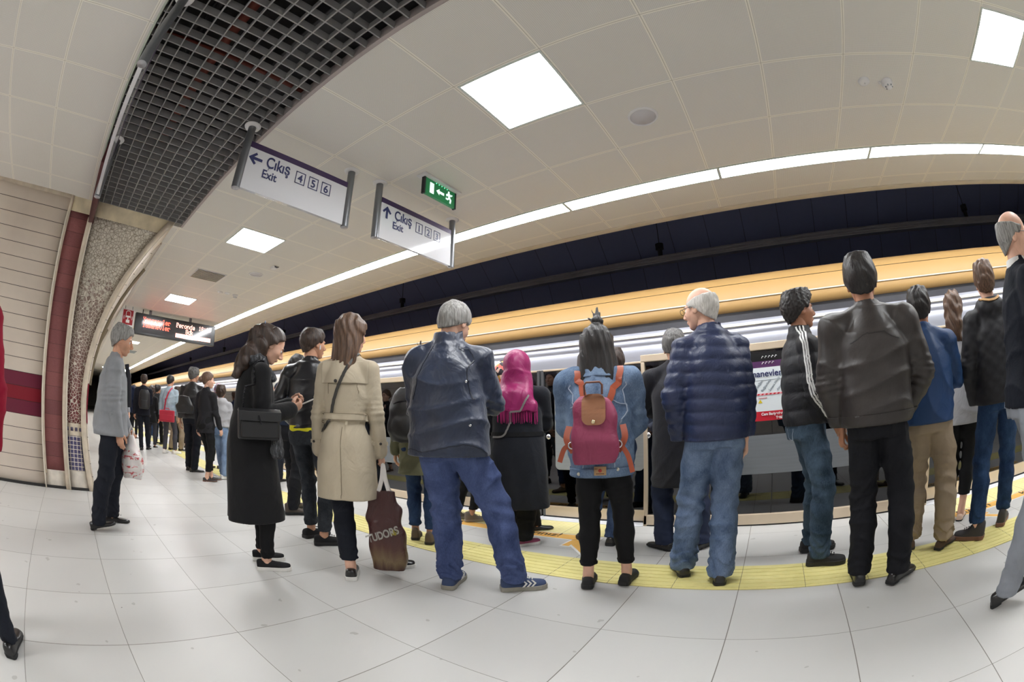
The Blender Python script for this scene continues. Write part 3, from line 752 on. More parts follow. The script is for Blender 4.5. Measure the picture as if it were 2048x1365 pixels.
def led(s, y, z, px, m, pz=None):
    b = MB(); pz = pz or px*1.25
    for ch in s:
        for r_, row in enumerate(FONT[ch]):
            for c, v in enumerate(row):
                if v == '1': b.box(.006, .009, y+c*px, y+c*px+px*.92, z-(r_+1)*pz, z-r_*pz-pz*.08)
        y += px*6
    return b.build('lettering', m, e)
led('Yamanevler', -.83, 2.83, .0118, m_led); led('Yamanevler', -.83, 2.715, .0118, m_led)
led('Peronda', .02, 2.83, .0115, m_ledw); led('8dk', .27, 2.715, .0115, m_ledw); led('18:18', .60, 2.83, .0105, m_ledw)
MB().box(.006, .009, .02, .92, 2.515, 2.60).build('lit_bar', m_ledw, e)
# red emergency sign next to it
e = empty('emergency_call_sign', (-9.95, 1.055, 0)); tag(e, 'square red and white emergency sign hanging left of the display', 'sign')
MB().box(-.03, 0, -.165, .165, 2.57, 2.925).build('backing', m_wp, e, bevel=.004)
MB().box(-.001, .003, -.135, .125, 2.60, 2.905).build('red_field', mat('sign_red', lin(168, 30, 42), .4), e)
b = MB(); b.tube([(.005, -.06, 2.74), (.005, -.055, 2.86), (.005, -.03, 2.885), (.005, .03, 2.885), (.005, .055, 2.86), (.005, .06, 2.74)], .008, 8)
b.box(.003, .006, -.055, .055, 2.75, 2.785); b.box(.003, .007, -.045, .045, 2.64, 2.70); b.box(.003, .007, -.015, .012, 2.69, 2.76)
for s in (-1, 1):
    for r_ in (.03, .045): b.tube([(.005, s*(.075+r_*math.cos(a)*.8), 2.745+r_*1.3*math.sin(a)) for a in (-.8, -.3, .3, .8)], .004, 6)
b.build('pictogram', m_tw, e)
MB().box(-.02, -.01, -.1, -.085, 2.92, ZC).build('hanger', m_post, e); MB().box(-.02, -.01, .085, .1, 2.92, ZC).build('hanger', m_post, e)
# ================================================================ SCULPTING (signed distances -> surface nets)
F32 = np.float32
class Vol:
    def __init__(s, lo, hi, h):
        s.h = h; s.lo = np.array(lo, F32)-2*h; n = np.ceil((np.array(hi)-np.array(lo))/h).astype(int)+5
        s.n = n; s.ax = [ (s.lo[i]+h*np.arange(n[i])).astype(F32) for i in range(3)]
        s.D = np.ones(n, F32)
    def sub(s, lo, hi):
        sl = []; g = []
        for i in range(3):
            a = max(0, int((lo[i]-s.lo[i])/s.h)); b = min(s.n[i], int((hi[i]-s.lo[i])/s.h)+2)
            if b <= a: return None, None
            sl.append(slice(a, b)); shp = [1, 1, 1]; shp[i] = -1
            g.append(s.ax[i][a:b].reshape(shp))
        return tuple(sl), g
    def _un(s, sl, d, k, op='u'):
        A = s.D[sl]
        if op == 'u':
            if k > 0:
                hh = np.clip(.5+.5*(A-d)/k, 0, 1); s.D[sl] = A*(1-hh)+d*hh-k*hh*(1-hh)
            else: s.D[sl] = np.minimum(A, d)
        elif op == 'c':   # carve away
            if k > 0:
                d = -d; hh = np.clip(.5-.5*(A-d)/k, 0, 1); s.D[sl] = A*(1-hh)+d*hh+k*hh*(1-hh)
            else: s.D[sl] = np.maximum(A, -d)
    def cone(s, a, b, ra, rb, k=.02, sq=None, op='u'):
        a = np.array(a, F32); b = np.array(b, F32); m = max(ra, rb)*(max(sq) if sq else 1)+k+3*s.h
        sl, g = s.sub(np.minimum(a, b)-m, np.maximum(a, b)+m)
        if sl is None: return s
        sq = sq or (1, 1, 1)
        ab = (b-a); L = float((ab*ab).sum())+1e-9
        x, y, z = (g[i]-a[i] for i in range(3))
        t = np.clip((x*ab[0]+y*ab[1]+z*ab[2])/L, 0, 1)
        d = np.sqrt(((x-t*ab[0])/sq[0])**2+((y-t*ab[1])/sq[1])**2+((z-t*ab[2])/sq[2])**2)-(ra+(rb-ra)*t)
        s._un(sl, d.astype(F32), k, op); return s
    def chain(s, pts, rs, k=.02, sq=None, kk=None):
        for i in range(len(pts)-1): s.cone(pts[i], pts[i+1], rs[i], rs[i+1], k if i == 0 or kk is None else kk, sq)
        return s
    def ell(s, c, r, k=.02, op='u', rot=None):
        c = np.array(c, F32); m = max(r)+k+3*s.h
        sl, g = s.sub(c-m, c+m)
        if sl is None: return s
        x, y, z = (g[i]-c[i] for i in range(3))
        if rot is not None:
            R_ = rot; x, y, z = (R_[0][j]*x+R_[1][j]*y+R_[2][j]*z for j in range(3))
        k0 = np.sqrt((x/r[0])**2+(y/r[1])**2+(z/r[2])**2); k1 = np.sqrt((x/r[0]**2)**2+(y/r[1]**2)**2+(z/r[2]**2)**2)+1e-6
        s._un(sl, (k0*(k0-1)/k1).astype(F32), k, op); return s
    def loft(s, sec, k=.02, p=2.3, op='u', cap=.0):
        """sections (z, rx, ry, cx, cy)"""
        sec = sorted([tuple(q)+(0,)*(5-len(q)) for q in sec]); S = np.array(sec)
        zz_ = np.linspace(S[0, 0], S[-1, 0], 60)
        # monotone smooth interpolation
        def sm(col):
            y = np.interp(zz_, S[:, 0], S[:, col]); kz = 5
            yp = np.r_[[y[0]]*kz, y, [y[-1]]*kz]; ker = np.hanning(2*kz+1); ker /= ker.sum()
            return np.convolve(yp, ker, 'valid')
        cols = [sm(c) for c in (1, 2, 3, 4)]
        mx, my = max(S[:, 1]), max(S[:, 2]); cx, cy = S[:, 3], S[:, 4]; m = k+3*s.h+.015
        sl, g = s.sub((cx.min()-mx-m, cy.min()-my-m, S[0, 0]-m), (cx.max()+mx+m, cy.max()+my+m, S[-1, 0]+m))
        if sl is None: return s
        z = g[2]; rx, ry, ox, oy = (np.interp(z.ravel(), zz_, c).reshape(1, 1, -1).astype(F32) for c in cols)
        r = (np.abs((g[0]-ox)/rx)**p+np.abs((g[1]-oy)/ry)**p)**(1/p)
        d = (r-1)*np.minimum(rx, ry)
        dz = np.maximum(S[0, 0]-z, z-S[-1, 0])
        d = np.maximum(d, dz)
        s._un(sl, d.astype(F32), k, op); return s
    def plane(s, n, c, k=.0):
        """keep n.p < c"""
        d = (s.ax[0].reshape(-1, 1, 1)*n[0]+s.ax[1].reshape(1, -1, 1)*n[1]+s.ax[2].reshape(1, 1, -1)*n[2])-c
        if k > 0:
            hh = np.clip(.5-.5*(s.D-d)/k, 0, 1); s.D = s.D*(1-hh)+d*hh+k*hh*(1-hh)
        else: s.D = np.maximum(s.D, d)
        return s
    def disp(s, fn, w=.04):
        I = np.nonzero(np.abs(s.D) < w)
        x, y, z = (s.ax[i][I[i]] for i in range(3))
        s.D[I] += fn(x, y, z).astype(F32); return s
    def clipf(s, fn, w=.06, k=0.006):
        """keep where fn(x,y,z) < 0"""
        I = np.nonzero(s.D < w)
        x, y, z = (s.ax[i][I[i]] for i in range(3)); d = fn(x, y, z); A = s.D[I]
        hh = np.clip(.5-.5*(A-d)/k, 0, 1); s.D[I] = A*(1-hh)+d*hh+k*hh*(1-hh); return s
    def nets(s):
        D = s.D; D[0] = D[-1] = 1; D[:, 0] = D[:, -1] = 1; D[:, :, 0] = D[:, :, -1] = 1
        neg = D < 0
        c8 = [neg[i:neg.shape[0]-1+i, j:neg.shape[1]-1+j, k:neg.shape[2]-1+k] for i in (0, 1) for j in (0, 1) for k in (0, 1)]
        tot = sum(c.astype(np.int8) for c in c8); act = (tot > 0) & (tot < 8)
        I = np.argwhere(act)
        if len(I) == 0: return np.zeros((0, 3)), np.zeros((0, 4), int)
        idx = -np.ones(act.shape, np.int32); idx[act] = np.arange(len(I))
        acc = np.zeros((len(I), 3), F32); cnt = np.zeros((len(I), 1), F32)
        val = {}
        for c in [(i, j, k) for i in (0, 1) for j in (0, 1) for k in (0, 1)]:
            val[c] = D[I[:, 0]+c[0], I[:, 1]+c[1], I[:, 2]+c[2]]
        for a in val:
            for ax in range(3):
                if a[ax] == 0:
                    b = list(a); b[ax] = 1; b = tuple(b)
                    va, vb = val[a], val[b]; m = (va < 0) != (vb < 0)
                    t = np.where(m, va/(va-vb+1e-12*(va == vb)), 0)
                    p = np.tile(np.array(a, F32), (len(I), 1)); p[:, ax] += t
                    acc += p*m[:, None]; cnt += m[:, None]
        V = (I+acc/np.maximum(cnt, 1))*s.h+s.lo
        Fs = []
        for ax in range(3):
            u, v = [(1, 2), (2, 0), (0, 1)][ax]
            sa = [slice(1, -1)]*3; sb = [slice(1, -1)]*3; sa[ax] = slice(0, -1); sb[ax] = slice(1, None)
            A = neg[tuple(sa)]; B = neg[tuple(sb)]
            for flip, M_ in ((False, A & ~B), (True, ~A & B)):
                E_ = np.argwhere(M_)
                if len(E_) == 0: continue
                off = np.ones(3, int); off[ax] = 0; E_ = E_+off
                def cell(du, dv):
                    q = E_.copy(); q[:, u] += du; q[:, v] += dv; return idx[q[:, 0], q[:, 1], q[:, 2]]
                quad = np.stack([cell(-1, -1), cell(0, -1), cell(0, 0), cell(-1, 0)], 1)
                if flip: quad = quad[:, ::-1]
                Fs.append(quad)
        return V, np.concatenate(Fs)
def np_mesh(name, V, Fq, m=None, smooth=True):
    me = bpy.data.meshes.new(name)
    me.vertices.add(len(V)); me.vertices.foreach_set('co', np.asarray(V, F32).ravel())
    n = len(Fq); k = Fq.shape[1]
    me.loops.add(n*k); me.loops.foreach_set('vertex_index', np.asarray(Fq, np.int32).ravel())
    me.polygons.add(n); me.polygons.foreach_set('loop_start', np.arange(0, n*k, k, dtype=np.int32)); me.polygons.foreach_set('loop_total', np.full(n, k, np.int32))
    me.polygons.foreach_set('use_smooth', np.full(n, smooth)); me.update(calc_edges=True)
    if m: me.materials.append(m)
    return me
def join_vf(parts):
    V = []; Fq = []; b = 0
    for v, f in parts: V.append(v); Fq.append(f+b); b += len(v)
    return np.concatenate(V), np.concatenate(Fq)
def rotm(yaw=0, pitch=0, roll=0):
    """yaw about z (left +), pitch: forward nod positive, roll"""
    a, b, c = map(math.radians, (yaw, -pitch, roll))
    Rz = np.array([[math.cos(a), -math.sin(a), 0], [math.sin(a), math.cos(a), 0], [0, 0, 1]])
    Rx = np.array([[1, 0, 0], [0, math.cos(b), -math.sin(b)], [0, math.sin(b), math.cos(b)]])
    Ry = np.array([[math.cos(c), 0, math.sin(c)], [0, 1, 0], [-math.sin(c), 0, math.cos(c)]])
    return Rz@Rx@Ry
def crease(amp, f=13, seed=0, dirs=((1, .5, .9), (-.9, .4, .7), (.15, .2, 1.2))):
    """soft cloth folds: warped ridges in a few directions"""
    def fn(x, y, z):
        o = 0
        for i, d in enumerate(dirs):
            ph = f*(1+.17*i)*(d[0]*x+d[1]*y+d[2]*z)+1.7*seed+i*2.1+1.6*np.sin(f*.42*(x*1.3-z+.6*y)+seed+i)
            m = .5+.5*np.sin(f*.36*(z+.7*x*(-1)**i)+seed*2.3+i*1.9)
            o = o+m*m*((1-np.abs(np.sin(ph)))**2.2-.22)
        return -amp*o
    return fn
def wr(amp, f=14, seed=0, zs=1.0, xs=1.0):
    def fn(x, y, z):
        a = np.sin(f*(xs*x+.35*z*zs)+2.1*np.sin(f*.37*(y+z)+seed)+seed*1.7)*np.sin(f*.8*(z*zs-.5*x+y)+1.3*seed+1.6*np.sin(f*.3*x+seed))
        b = np.sin(f*2.1*(z*zs+.6*x)+seed*2.3+1.8*np.sin(f*.6*(x-y)))*.35
        return amp*(a+b)
    return fn
def ik(a, c, l1, l2, pole):
    a = np.array(a, float); c = np.array(c, float); d = c-a; L = np.linalg.norm(d)
    if L > (l1+l2)*.995: c = a+d/L*(l1+l2)*.995; d = c-a; L = np.linalg.norm(d)
    x = (l1*l1-l2*l2+L*L)/(2*L); h = math.sqrt(max(l1*l1-x*x, 0)); u = d/L
    p = np.array(pole, float); p -= u*(p@u); p /= np.linalg.norm(p)+1e-9
    return a+u*x+p*h, c

# ---- materials for people
def m_skin(name, col):
    return mat(name, col, .5, var=.08, scale=14, bump=.0004, bscale=220, spec=.4)
SK = {'light': m_skin('skin_light', lin(222, 176, 152)), 'mid': m_skin('skin_mid', lin(204, 154, 126)), 'tan': m_skin('skin_tan', lin(178, 126, 98))}
def m_hair(name, c1, c2, rough=.42):
    if name in MATS: return MATS[name]
    t = NT(name); v = t.obj((90, 90, 7)); n = t.noise(v, 1.2, 4, .6, .6)
    t.set('Base Color', t.ramp(n, [(.3, c1), (.72, c2)])); t.set('Roughness', rough); t.set('Specular IOR Level', .45)
    t.bump(n, .004); MATS[name] = t.m; return t.m
HR = {'black': m_hair('hair_black', lin(20, 18, 18), lin(46, 41, 40)), 'dark': m_hair('hair_dark_brown', lin(34, 26, 22), lin(78, 60, 50)), 'brown': m_hair('hair_brown', lin(62, 44, 34), lin(120, 92, 72)),
      'grey': m_hair('hair_grey', lin(84, 82, 80), lin(176, 174, 170), .6), 'white': m_hair('hair_white', lin(176, 172, 166), lin(224, 220, 214), .6), 'salt': m_hair('hair_salt_pepper', lin(44, 42, 42), lin(128, 126, 124), .6)}
def m_cloth(name, c1, rough=.8, weave=0.0006, wsc=420, fold=0.006, fsc=9, sheen=.0, var=.1, spec=.25, coat=0, c2=None):
    if name in MATS: return MATS[name]
    t = NT(name); v = t.obj(); n = t.noise(v, 7, 4)
    lo = tuple(c*(1-var) for c in c1[:3])+(1,); hi = c2 or tuple(min(1, c*(1+var)) for c in c1[:3])+(1,)
    t.set('Base Color', t.ramp(n, [(.3, lo), (.7, hi)])); t.set('Roughness', rough); t.set('Specular IOR Level', spec)
    if sheen: t.set('Sheen Weight', sheen)
    if coat: t.set('Coat Weight', coat); t.set('Coat Roughness', .25)
    f = t.noise(t.obj((1, 1, .75)), fsc, 3, .55, .9)
    h = t.math('MULTIPLY', f, fold*1.5)
    if weave: h = t.math('ADD', h, t.math('MULTIPLY', t.noise(v, wsc, 1), weave))
    t.bump(h, 1.0); MATS[name] = t.m; return t.m
def m_denim(name, c1, c2):
    if name in MATS: return MATS[name]
    t = NT(name); v = t.obj((1, 1, .7)); n = t.noise(v, 6, 5, .6, .4); n2 = t.noise(t.obj((300, 300, 60)), 1, 2)
    c = t.ramp(t.math('ADD', n, t.math('MULTIPLY', t.math('SUBTRACT', n2, .5), .35)), [(.32, c1), (.72, c2)])
    t.set('Base Color', c); t.set('Roughness', .85); t.set('Specular IOR Level', .15)
    f = t.noise(v, 11, 3, .6, 1.2); t.bump(t.math('ADD', t.math('MULTIPLY', f, .008), t.math('MULTIPLY', n2, .0008)), 1.0)
    MATS[name] = t.m; return t.m

# ---- heads
def head_vf(h=.0055, sex='m', face=True):
    key = (h, sex, face)
    if key in HEADS: return HEADS[key]
    v = Vol((-.11, -.13, -.17), (.11, .15, .14), h)
    w = 1.0 if sex == 'm' else .95
    v.ell((0, -.014, .02), (.074*w, .096, .095), 0)
    v.ell((0, .022, -.045), (.058*w, .066, .072), .03)
    v.ell((0, .060, -.098), (.024*w, .022, .018), .025)
    v.cone((-.034*w, .055, -.03), (.034*w, .055, -.03), .026, .026, .02)
    v.ell((0, .077, .014), (.046, .018, .013), .014)
    for s in (-1, 1): v.ell((s*.031, .098, -.004), (.017, .016, .011), .012, 'c')
    v.cone((0, .088, .006), (0, .112, -.032), .007, .011, .010); v.ell((0, .098, -.040), (.017, .012, .009), .008)
    v.ell((0, .088, -.064), (.021, .012, .007), .007); v.ell((0, .086, -.073), (.018, .011, .007), .006)
    v.ell((0, .096, -.0685), (.02, .008, .0018), .003, 'c')
    for s in (-1, 1):
        v.ell((s*.074*w, -.006, -.016), (.009, .019, .030), .006); v.ell((s*.083*w, -.001, -.014), (.006, .010, .017), .004, 'c')
    HEADS[key] = v.nets(); return HEADS[key]
HEADS = {}
def hair_vf(style, h=.006):
    v = Vol((-.17, -.22, -.42), (.17, .15, .24), h)
    keep = [(-.13, -.094), (-.085, -.090), (-.045, -.055), (-.02, -.03), (.01, .0), (.035, -.005), (.055, .03), (.075, .058), (.10, .072)]
    ky, kz = zip(*keep)
    if style in ('short', 'fade', 'bald', 'curly', 'quiff'):
        th = {'short': .013, 'fade': .006, 'bald': .004, 'curly': .013, 'quiff': .012}[style]
        v.ell((0, -.015, .018), (.0765+th*.4, .098+th*.4, .096+th*.4), 0); v.loft([(-.098, .057, .058, 0, -.021), (-.06, .064+th*.2, .074+th*.2, 0, -.021), (-.02, .073+th*.6, .092+th*.6, 0, -.019), (.01, .076+th, .097+th, 0, -.017), (.05, .074+th, .096+th, 0, -.014), (.085, .066+th, .085+th, 0, -.012), (.104+th, .052+th, .068+th, 0, -.012)], .02, 2.35)
        if style == 'quiff': v.ell((0, .02, .100), (.062, .085, .040), .03); v.ell((0, -.05, .07), (.066, .06, .055), .03)
        if style == 'curly': v.ell((0, .02, .085), (.07, .08, .05), .03)
        up = {'bald': .0}.get(style, 0)
        v.clipf(lambda x, y, z: np.interp(y, ky, kz)-z, k=.008)
        if style == 'bald': v.clipf(lambda x, y, z: z-.045+y*.2, k=.01)
        a = {'curly': .006, 'quiff': .004}.get(style, .0022)
        v.disp(wr(a, 110 if style == 'curly' else 80, 3, .6)) if style != 'curly' else v.disp(lambda x, y, z: .0055*np.sin(150*x+2*np.sin(90*z))*np.sin(150*y+1)*np.sin(140*z))
    elif style == 'long':
        v.ell((0, -.016, .026), (.090, .112, .110), 0)
        v.loft([(-.30, .082, .030, 0, -.075), (-.22, .098, .045, 0, -.070), (-.12, .100, .072, 0, -.045), (0, .092, .10, 0, -.02), (.06, .086, .09, 0, -.015)], .03)
        v.clipf(lambda x, y, z: np.where(z > .03, np.interp(y, ky, kz)-z-.012, y-.034-np.abs(z)*.1), k=.01)
        v.disp(lambda x, y, z: .0035*np.sin(170*x+6*np.sin(12*z)+40*y)+.0025*np.sin(90*(x+y)+4*z))
    elif style == 'bob':
        v.ell((0, -.012, .03), (.092, .108, .106), 0)
        v.loft([(-.235, .118, .055, 0, -.035), (-.20, .126, .075, 0, -.02), (-.12, .118, .09, 0, -.01), (0, .096, .10, 0, -.01), (.05, .088, .09, 0, -.01)], .03)
        v.clipf(lambda x, y, z: y-.055-np.where(z > .05, .2, 0), k=.01)
        v.ell((.008, -.03, .150), (.036, .034, .030), .012); v.cone((.0, -.03, .16), (-.020, -.02, .225), .016, .005, .01); v.cone((.015, -.03, .16), (.035, -.03, .215), .012, .004, .01); v.cone((.01, -.03, .16), (.008, -.02, .235), .014, .005, .01); v.cone((-.01, -.03, .15), (-.05, -.03, .175), .008, .003, .01)
        v.disp(lambda x, y, z: .003*np.sin(150*x+5*np.sin(10*z)+50*y)+.002*np.sin(80*(x-y)+6*z))
    elif style == 'halfup':
        v.ell((0, -.028, .024), (.087, .106, .100), 0)
        v.ell((0, -.12, .00), (.066, .06, .075), .04)
        v.loft([(-.34, .03, .022, .03, -.09), (-.25, .08, .045, 0, -.10), (-.15, .10, .075, 0, -.085), (-.05, .096, .095, 0, -.05), (.04, .086, .09, 0, -.03)], .04)
        v.clipf(lambda x, y, z: np.where(z > .0, np.maximum(np.interp(y, ky, kz)-z+.012, y-.012-.62*z), y+.008), k=.010)
        v.disp(lambda x, y, z: .006*np.sin(70*z+5*np.sin(22*x)+30*y)+.004*np.sin(120*x+30*z))
    elif style == 'pony':
        v.ell((0, -.018, .026), (.088, .110, .108), 0)
        v.ell((0, -.10, .03), (.055, .06, .07), .03)
        v.loft([(-.26, .05, .035, 0, -.085), (-.18, .075, .055, 0, -.10), (-.08, .082, .07, 0, -.09), (.02, .07, .075, 0, -.07)], .04)
        v.clipf(lambda x, y, z: np.where(y > -.02, np.interp(y, ky, kz)-z, -1), k=.01)
        v.disp(lambda x, y, z: .006*np.sin(60*z+4*np.sin(30*x)+25*y)+.003*np.sin(140*x+40*z))
    elif style == 'bun':
        v.ell((0, -.016, .024), (.086, .107, .106), 0); v.ell((0, -.13, .0), (.042, .035, .042), .015)
        v.clipf(lambda x, y, z: np.where(y > -.05, np.interp(y, ky, kz)-z, -1), k=.01)
        v.disp(wr(.002, 90, 3))
    elif style == 'hijab':
        v.ell((0, -.016, .026), (.106, .130, .122), 0)
        v.ell((0, .02, -.06), (.098, .10, .11), .04)
        v.loft([(-.345, .158, .065, .0, -.105), (-.30, .158, .075, 0, -.10), (-.20, .148, .095, 0, -.08), (-.13, .122, .095, 0, -.03), (-.05, .102, .11, 0, -.01)], .045)
        v.ell((0, .13, -.02), (.055, .07, .085), .015, 'c')
        v.disp(lambda x, y, z: .004*np.sin(34*(z+.5*np.abs(x))+5*y)*np.clip((.08-z)*8, .2, 1)+.0045*np.sin(75*x+3*np.sin(9*z))*np.clip((-.12-z)*12, 0, 1))
    elif style == 'scarfhead':
        v.ell((0, -.016, .026), (.098, .122, .116), 0); v.ell((0, .02, -.06), (.086, .09, .10), .04)
        v.loft([(-.22, .12, .08, .0, -.03), (-.13, .10, .085, 0, -.02), (-.05, .095, .10, 0, -.01)], .045)
        v.ell((0, .13, -.02), (.055, .07, .085), .015, 'c'); v.disp(wr(.004, 30, 2))
    return v.nets()
HAIRS = {}
# ---- hands: wrist at origin, fingers +y, back of hand +z, thumb on +x
def hand_vf(curl, h=.0036, spread=.0):
    key = (curl, h)
    if key in HANDS: return HANDS[key]
    v = Vol((-.07, -.07, -.11), (.09, .21, .05), h)
    v.cone((0, -.06, 0), (0, .0, 0), .027, .025, 0, (1.05, 1, .8)); 
    v.cone((0, .0, 0), (.004, .075, .0), .029, .036, .02, (1.05, 1, .48))
    L = [(.026, .082, .040, .026, .020, .0088), (.009, .088, .045, .029, .021, .0092), (-.009, .085, .042, .027, .020, .0088), (-.026, .075, .033, .021, .018, .0078)]
    for i, (x, y, a, b, c, r) in enumerate(L):
        cu = curl*(1+.08*i); p = np.array([x, y, 0.]); ang = 0
        q = [p]
        for seg, w in ((a, .75), (b, 1.0), (c, .7)):
            ang += cu*w*1.35; q.append(q[-1]+np.array([x*.06*seg/.04*(1-curl), seg*math.cos(ang), -seg*math.sin(ang)]))
        v.chain([np.array([x*.7, y-.04, 0])]+q, [r*1.1, r*1.15, r*1.02, r*.95, r*.75], .008, None, .004)
    t0 = np.array([.022, .018, -.008]); t1 = t0+np.array([.026, .028, -.014-curl*.006]); t2 = t1+np.array([.012-.012*curl, .030, -.010-.012*curl]); t3 = t2+np.array([.002-.012*curl, .024, -.006-.008*curl])
    v.chain([t0, t1, t2, t3], [.017, .0135, .0105, .0085], .014, None, .004)
    HANDS[key] = v.nets(); return HANDS[key]
HANDS = {}

# ---- shoes
def shoe_parts(style):
    """unit shoe in metres: ankle at origin xy, toe +y, floor z=0.  returns [(name, mesh builder)]"""
    st = {'sneaker': dict(h=.085, sole=.030, w=.050, toe=.062), 'dress': dict(h=.07, sole=.020, w=.044, toe=.042), 'boot': dict(h=.13, sole=.028, w=.050, toe=.062), 'flat': dict(h=.055, sole=.012, w=.042, toe=.034)}[style]
    S = [(-.085, .55, .75, .0), (-.075, .80, .95, .0), (-.045, .92, 1.0, 0), (-.01, .86, 1.0, 0), (.03, .90, .84, 0), (.07, 1.02, .66, 0), (.11, 1.08, .56, .003), (.145, 1.0, .48, .004), (.17, .80, .40, .003), (.185, .48, .28, .002)]
    n = 12; vs = []; fs = []; top = st['h']
    for (y, ww, hh, cx) in S:
        H_ = st['sole']+(top-st['sole'])*hh if y < .05 else st['sole']+(st['toe']-st['sole']*.6)*hh*1.15
        for k in range(n+1):
            a = PI*k/n; ca, sa = math.cos(a), math.sin(a)
            vs.append((cx+st['w']*ww*.97*math.copysign(abs(ca)**.75, ca), y, st['sole']*.8+(H_-st['sole']*.8)*sa**.8))
    m = n+1
    for i in range(len(S)-1):
        for k in range(n): fs.append((i*m+k, (i+1)*m+k, (i+1)*m+k+1, i*m+k+1))
    fs.append(tuple(range(m))); fs.append(tuple(range((len(S)-1)*m, len(S)*m))[::-1])
    up = MB().add(vs, fs, True)
    # sole outline
    pts = [(-(st['w']*ww*1.03)+cx, y) for y, ww, hh, cx in S]+[(st['w']*ww*1.03+cx, y) for y, ww, hh, cx in S[::-1]]
    pts = [(x, y*1.03) for x, y in pts]
    so = MB().prism(pts, 0.0, st['sole'], 'xy')
    if style == 'dress' : so = MB().prism([(x, y) for x, y in pts], .008, st['sole'], 'xy').prism([(x, min(y, -.02)) for x, y in pts if y < -.005], 0, .012, 'xy')
    return up, so
SHOES = {}
def shoe(par, style, m_up, m_so, x, y, deg, z=0, s=1.0, tilt=0, laces=None):
    if style not in SHOES:
        a, b = shoe_parts(style); SHOES[style] = (a.mesh('upper'), b.mesh('sole'))
    me1, me2 = (q.copy() for q in SHOES[style]); me1.materials.append(m_up); me2.materials.append(m_so)
    o = link('shoe', me1, None, par); o.location = (x, y, z); o.rotation_euler = (math.radians(-tilt), 0, math.radians(deg)); o.scale = (s, s, s)
    o.rotation_mode = 'XYZ'
    so = link('sole', me2, None, o); b = so.modifiers.new('bevel', 'BEVEL'); b.width = .004; b.segments = 2; b.limit_method = 'ANGLE'
    su = o.modifiers.new('subsurf', 'SUBSURF'); su.levels = 1; su.render_levels = 1
    if laces:
        lb = MB()
        for i in range(4): lb.tube([(-.02, .045+i*.018, .083-i*.006), (0, .048+i*.018, .092-i*.0065), (.02, .045+i*.018, .083-i*.006)], .0028, 6)
        lb.build('laces', laces, o)
    return o

def patch(base, planes, m, name, parent, off=.003, thick=.003, filt=None):
    """a strip cut from a garment surface: planes = [(co, no)] keep the no side"""
    bm = bmesh.new(); bm.from_mesh(base)
    for co, no in planes:
        bmesh.ops.bisect_plane(bm, geom=bm.verts[:]+bm.edges[:]+bm.faces[:], plane_co=co, plane_no=no, clear_inner=True)
    if filt:
        bmesh.ops.delete(bm, geom=[f for f in bm.faces if not filt(f.calc_center_median(), f.normal)], context='FACES')
    bm.normal_update()
    ns = [(v, v.normal.copy()) for v in bm.verts]
    for v, n in ns: v.co += n*off
    me = bpy.data.meshes.new(name); bm.to_mesh(me); bm.free(); me.materials.clear(); me.materials.append(m)
    for p in me.polygons: p.use_smooth = True
    o = link(name, me, None, parent)
    so = o.modifiers.new('solid', 'SOLIDIFY'); so.thickness = thick; so.offset = 1
    return o

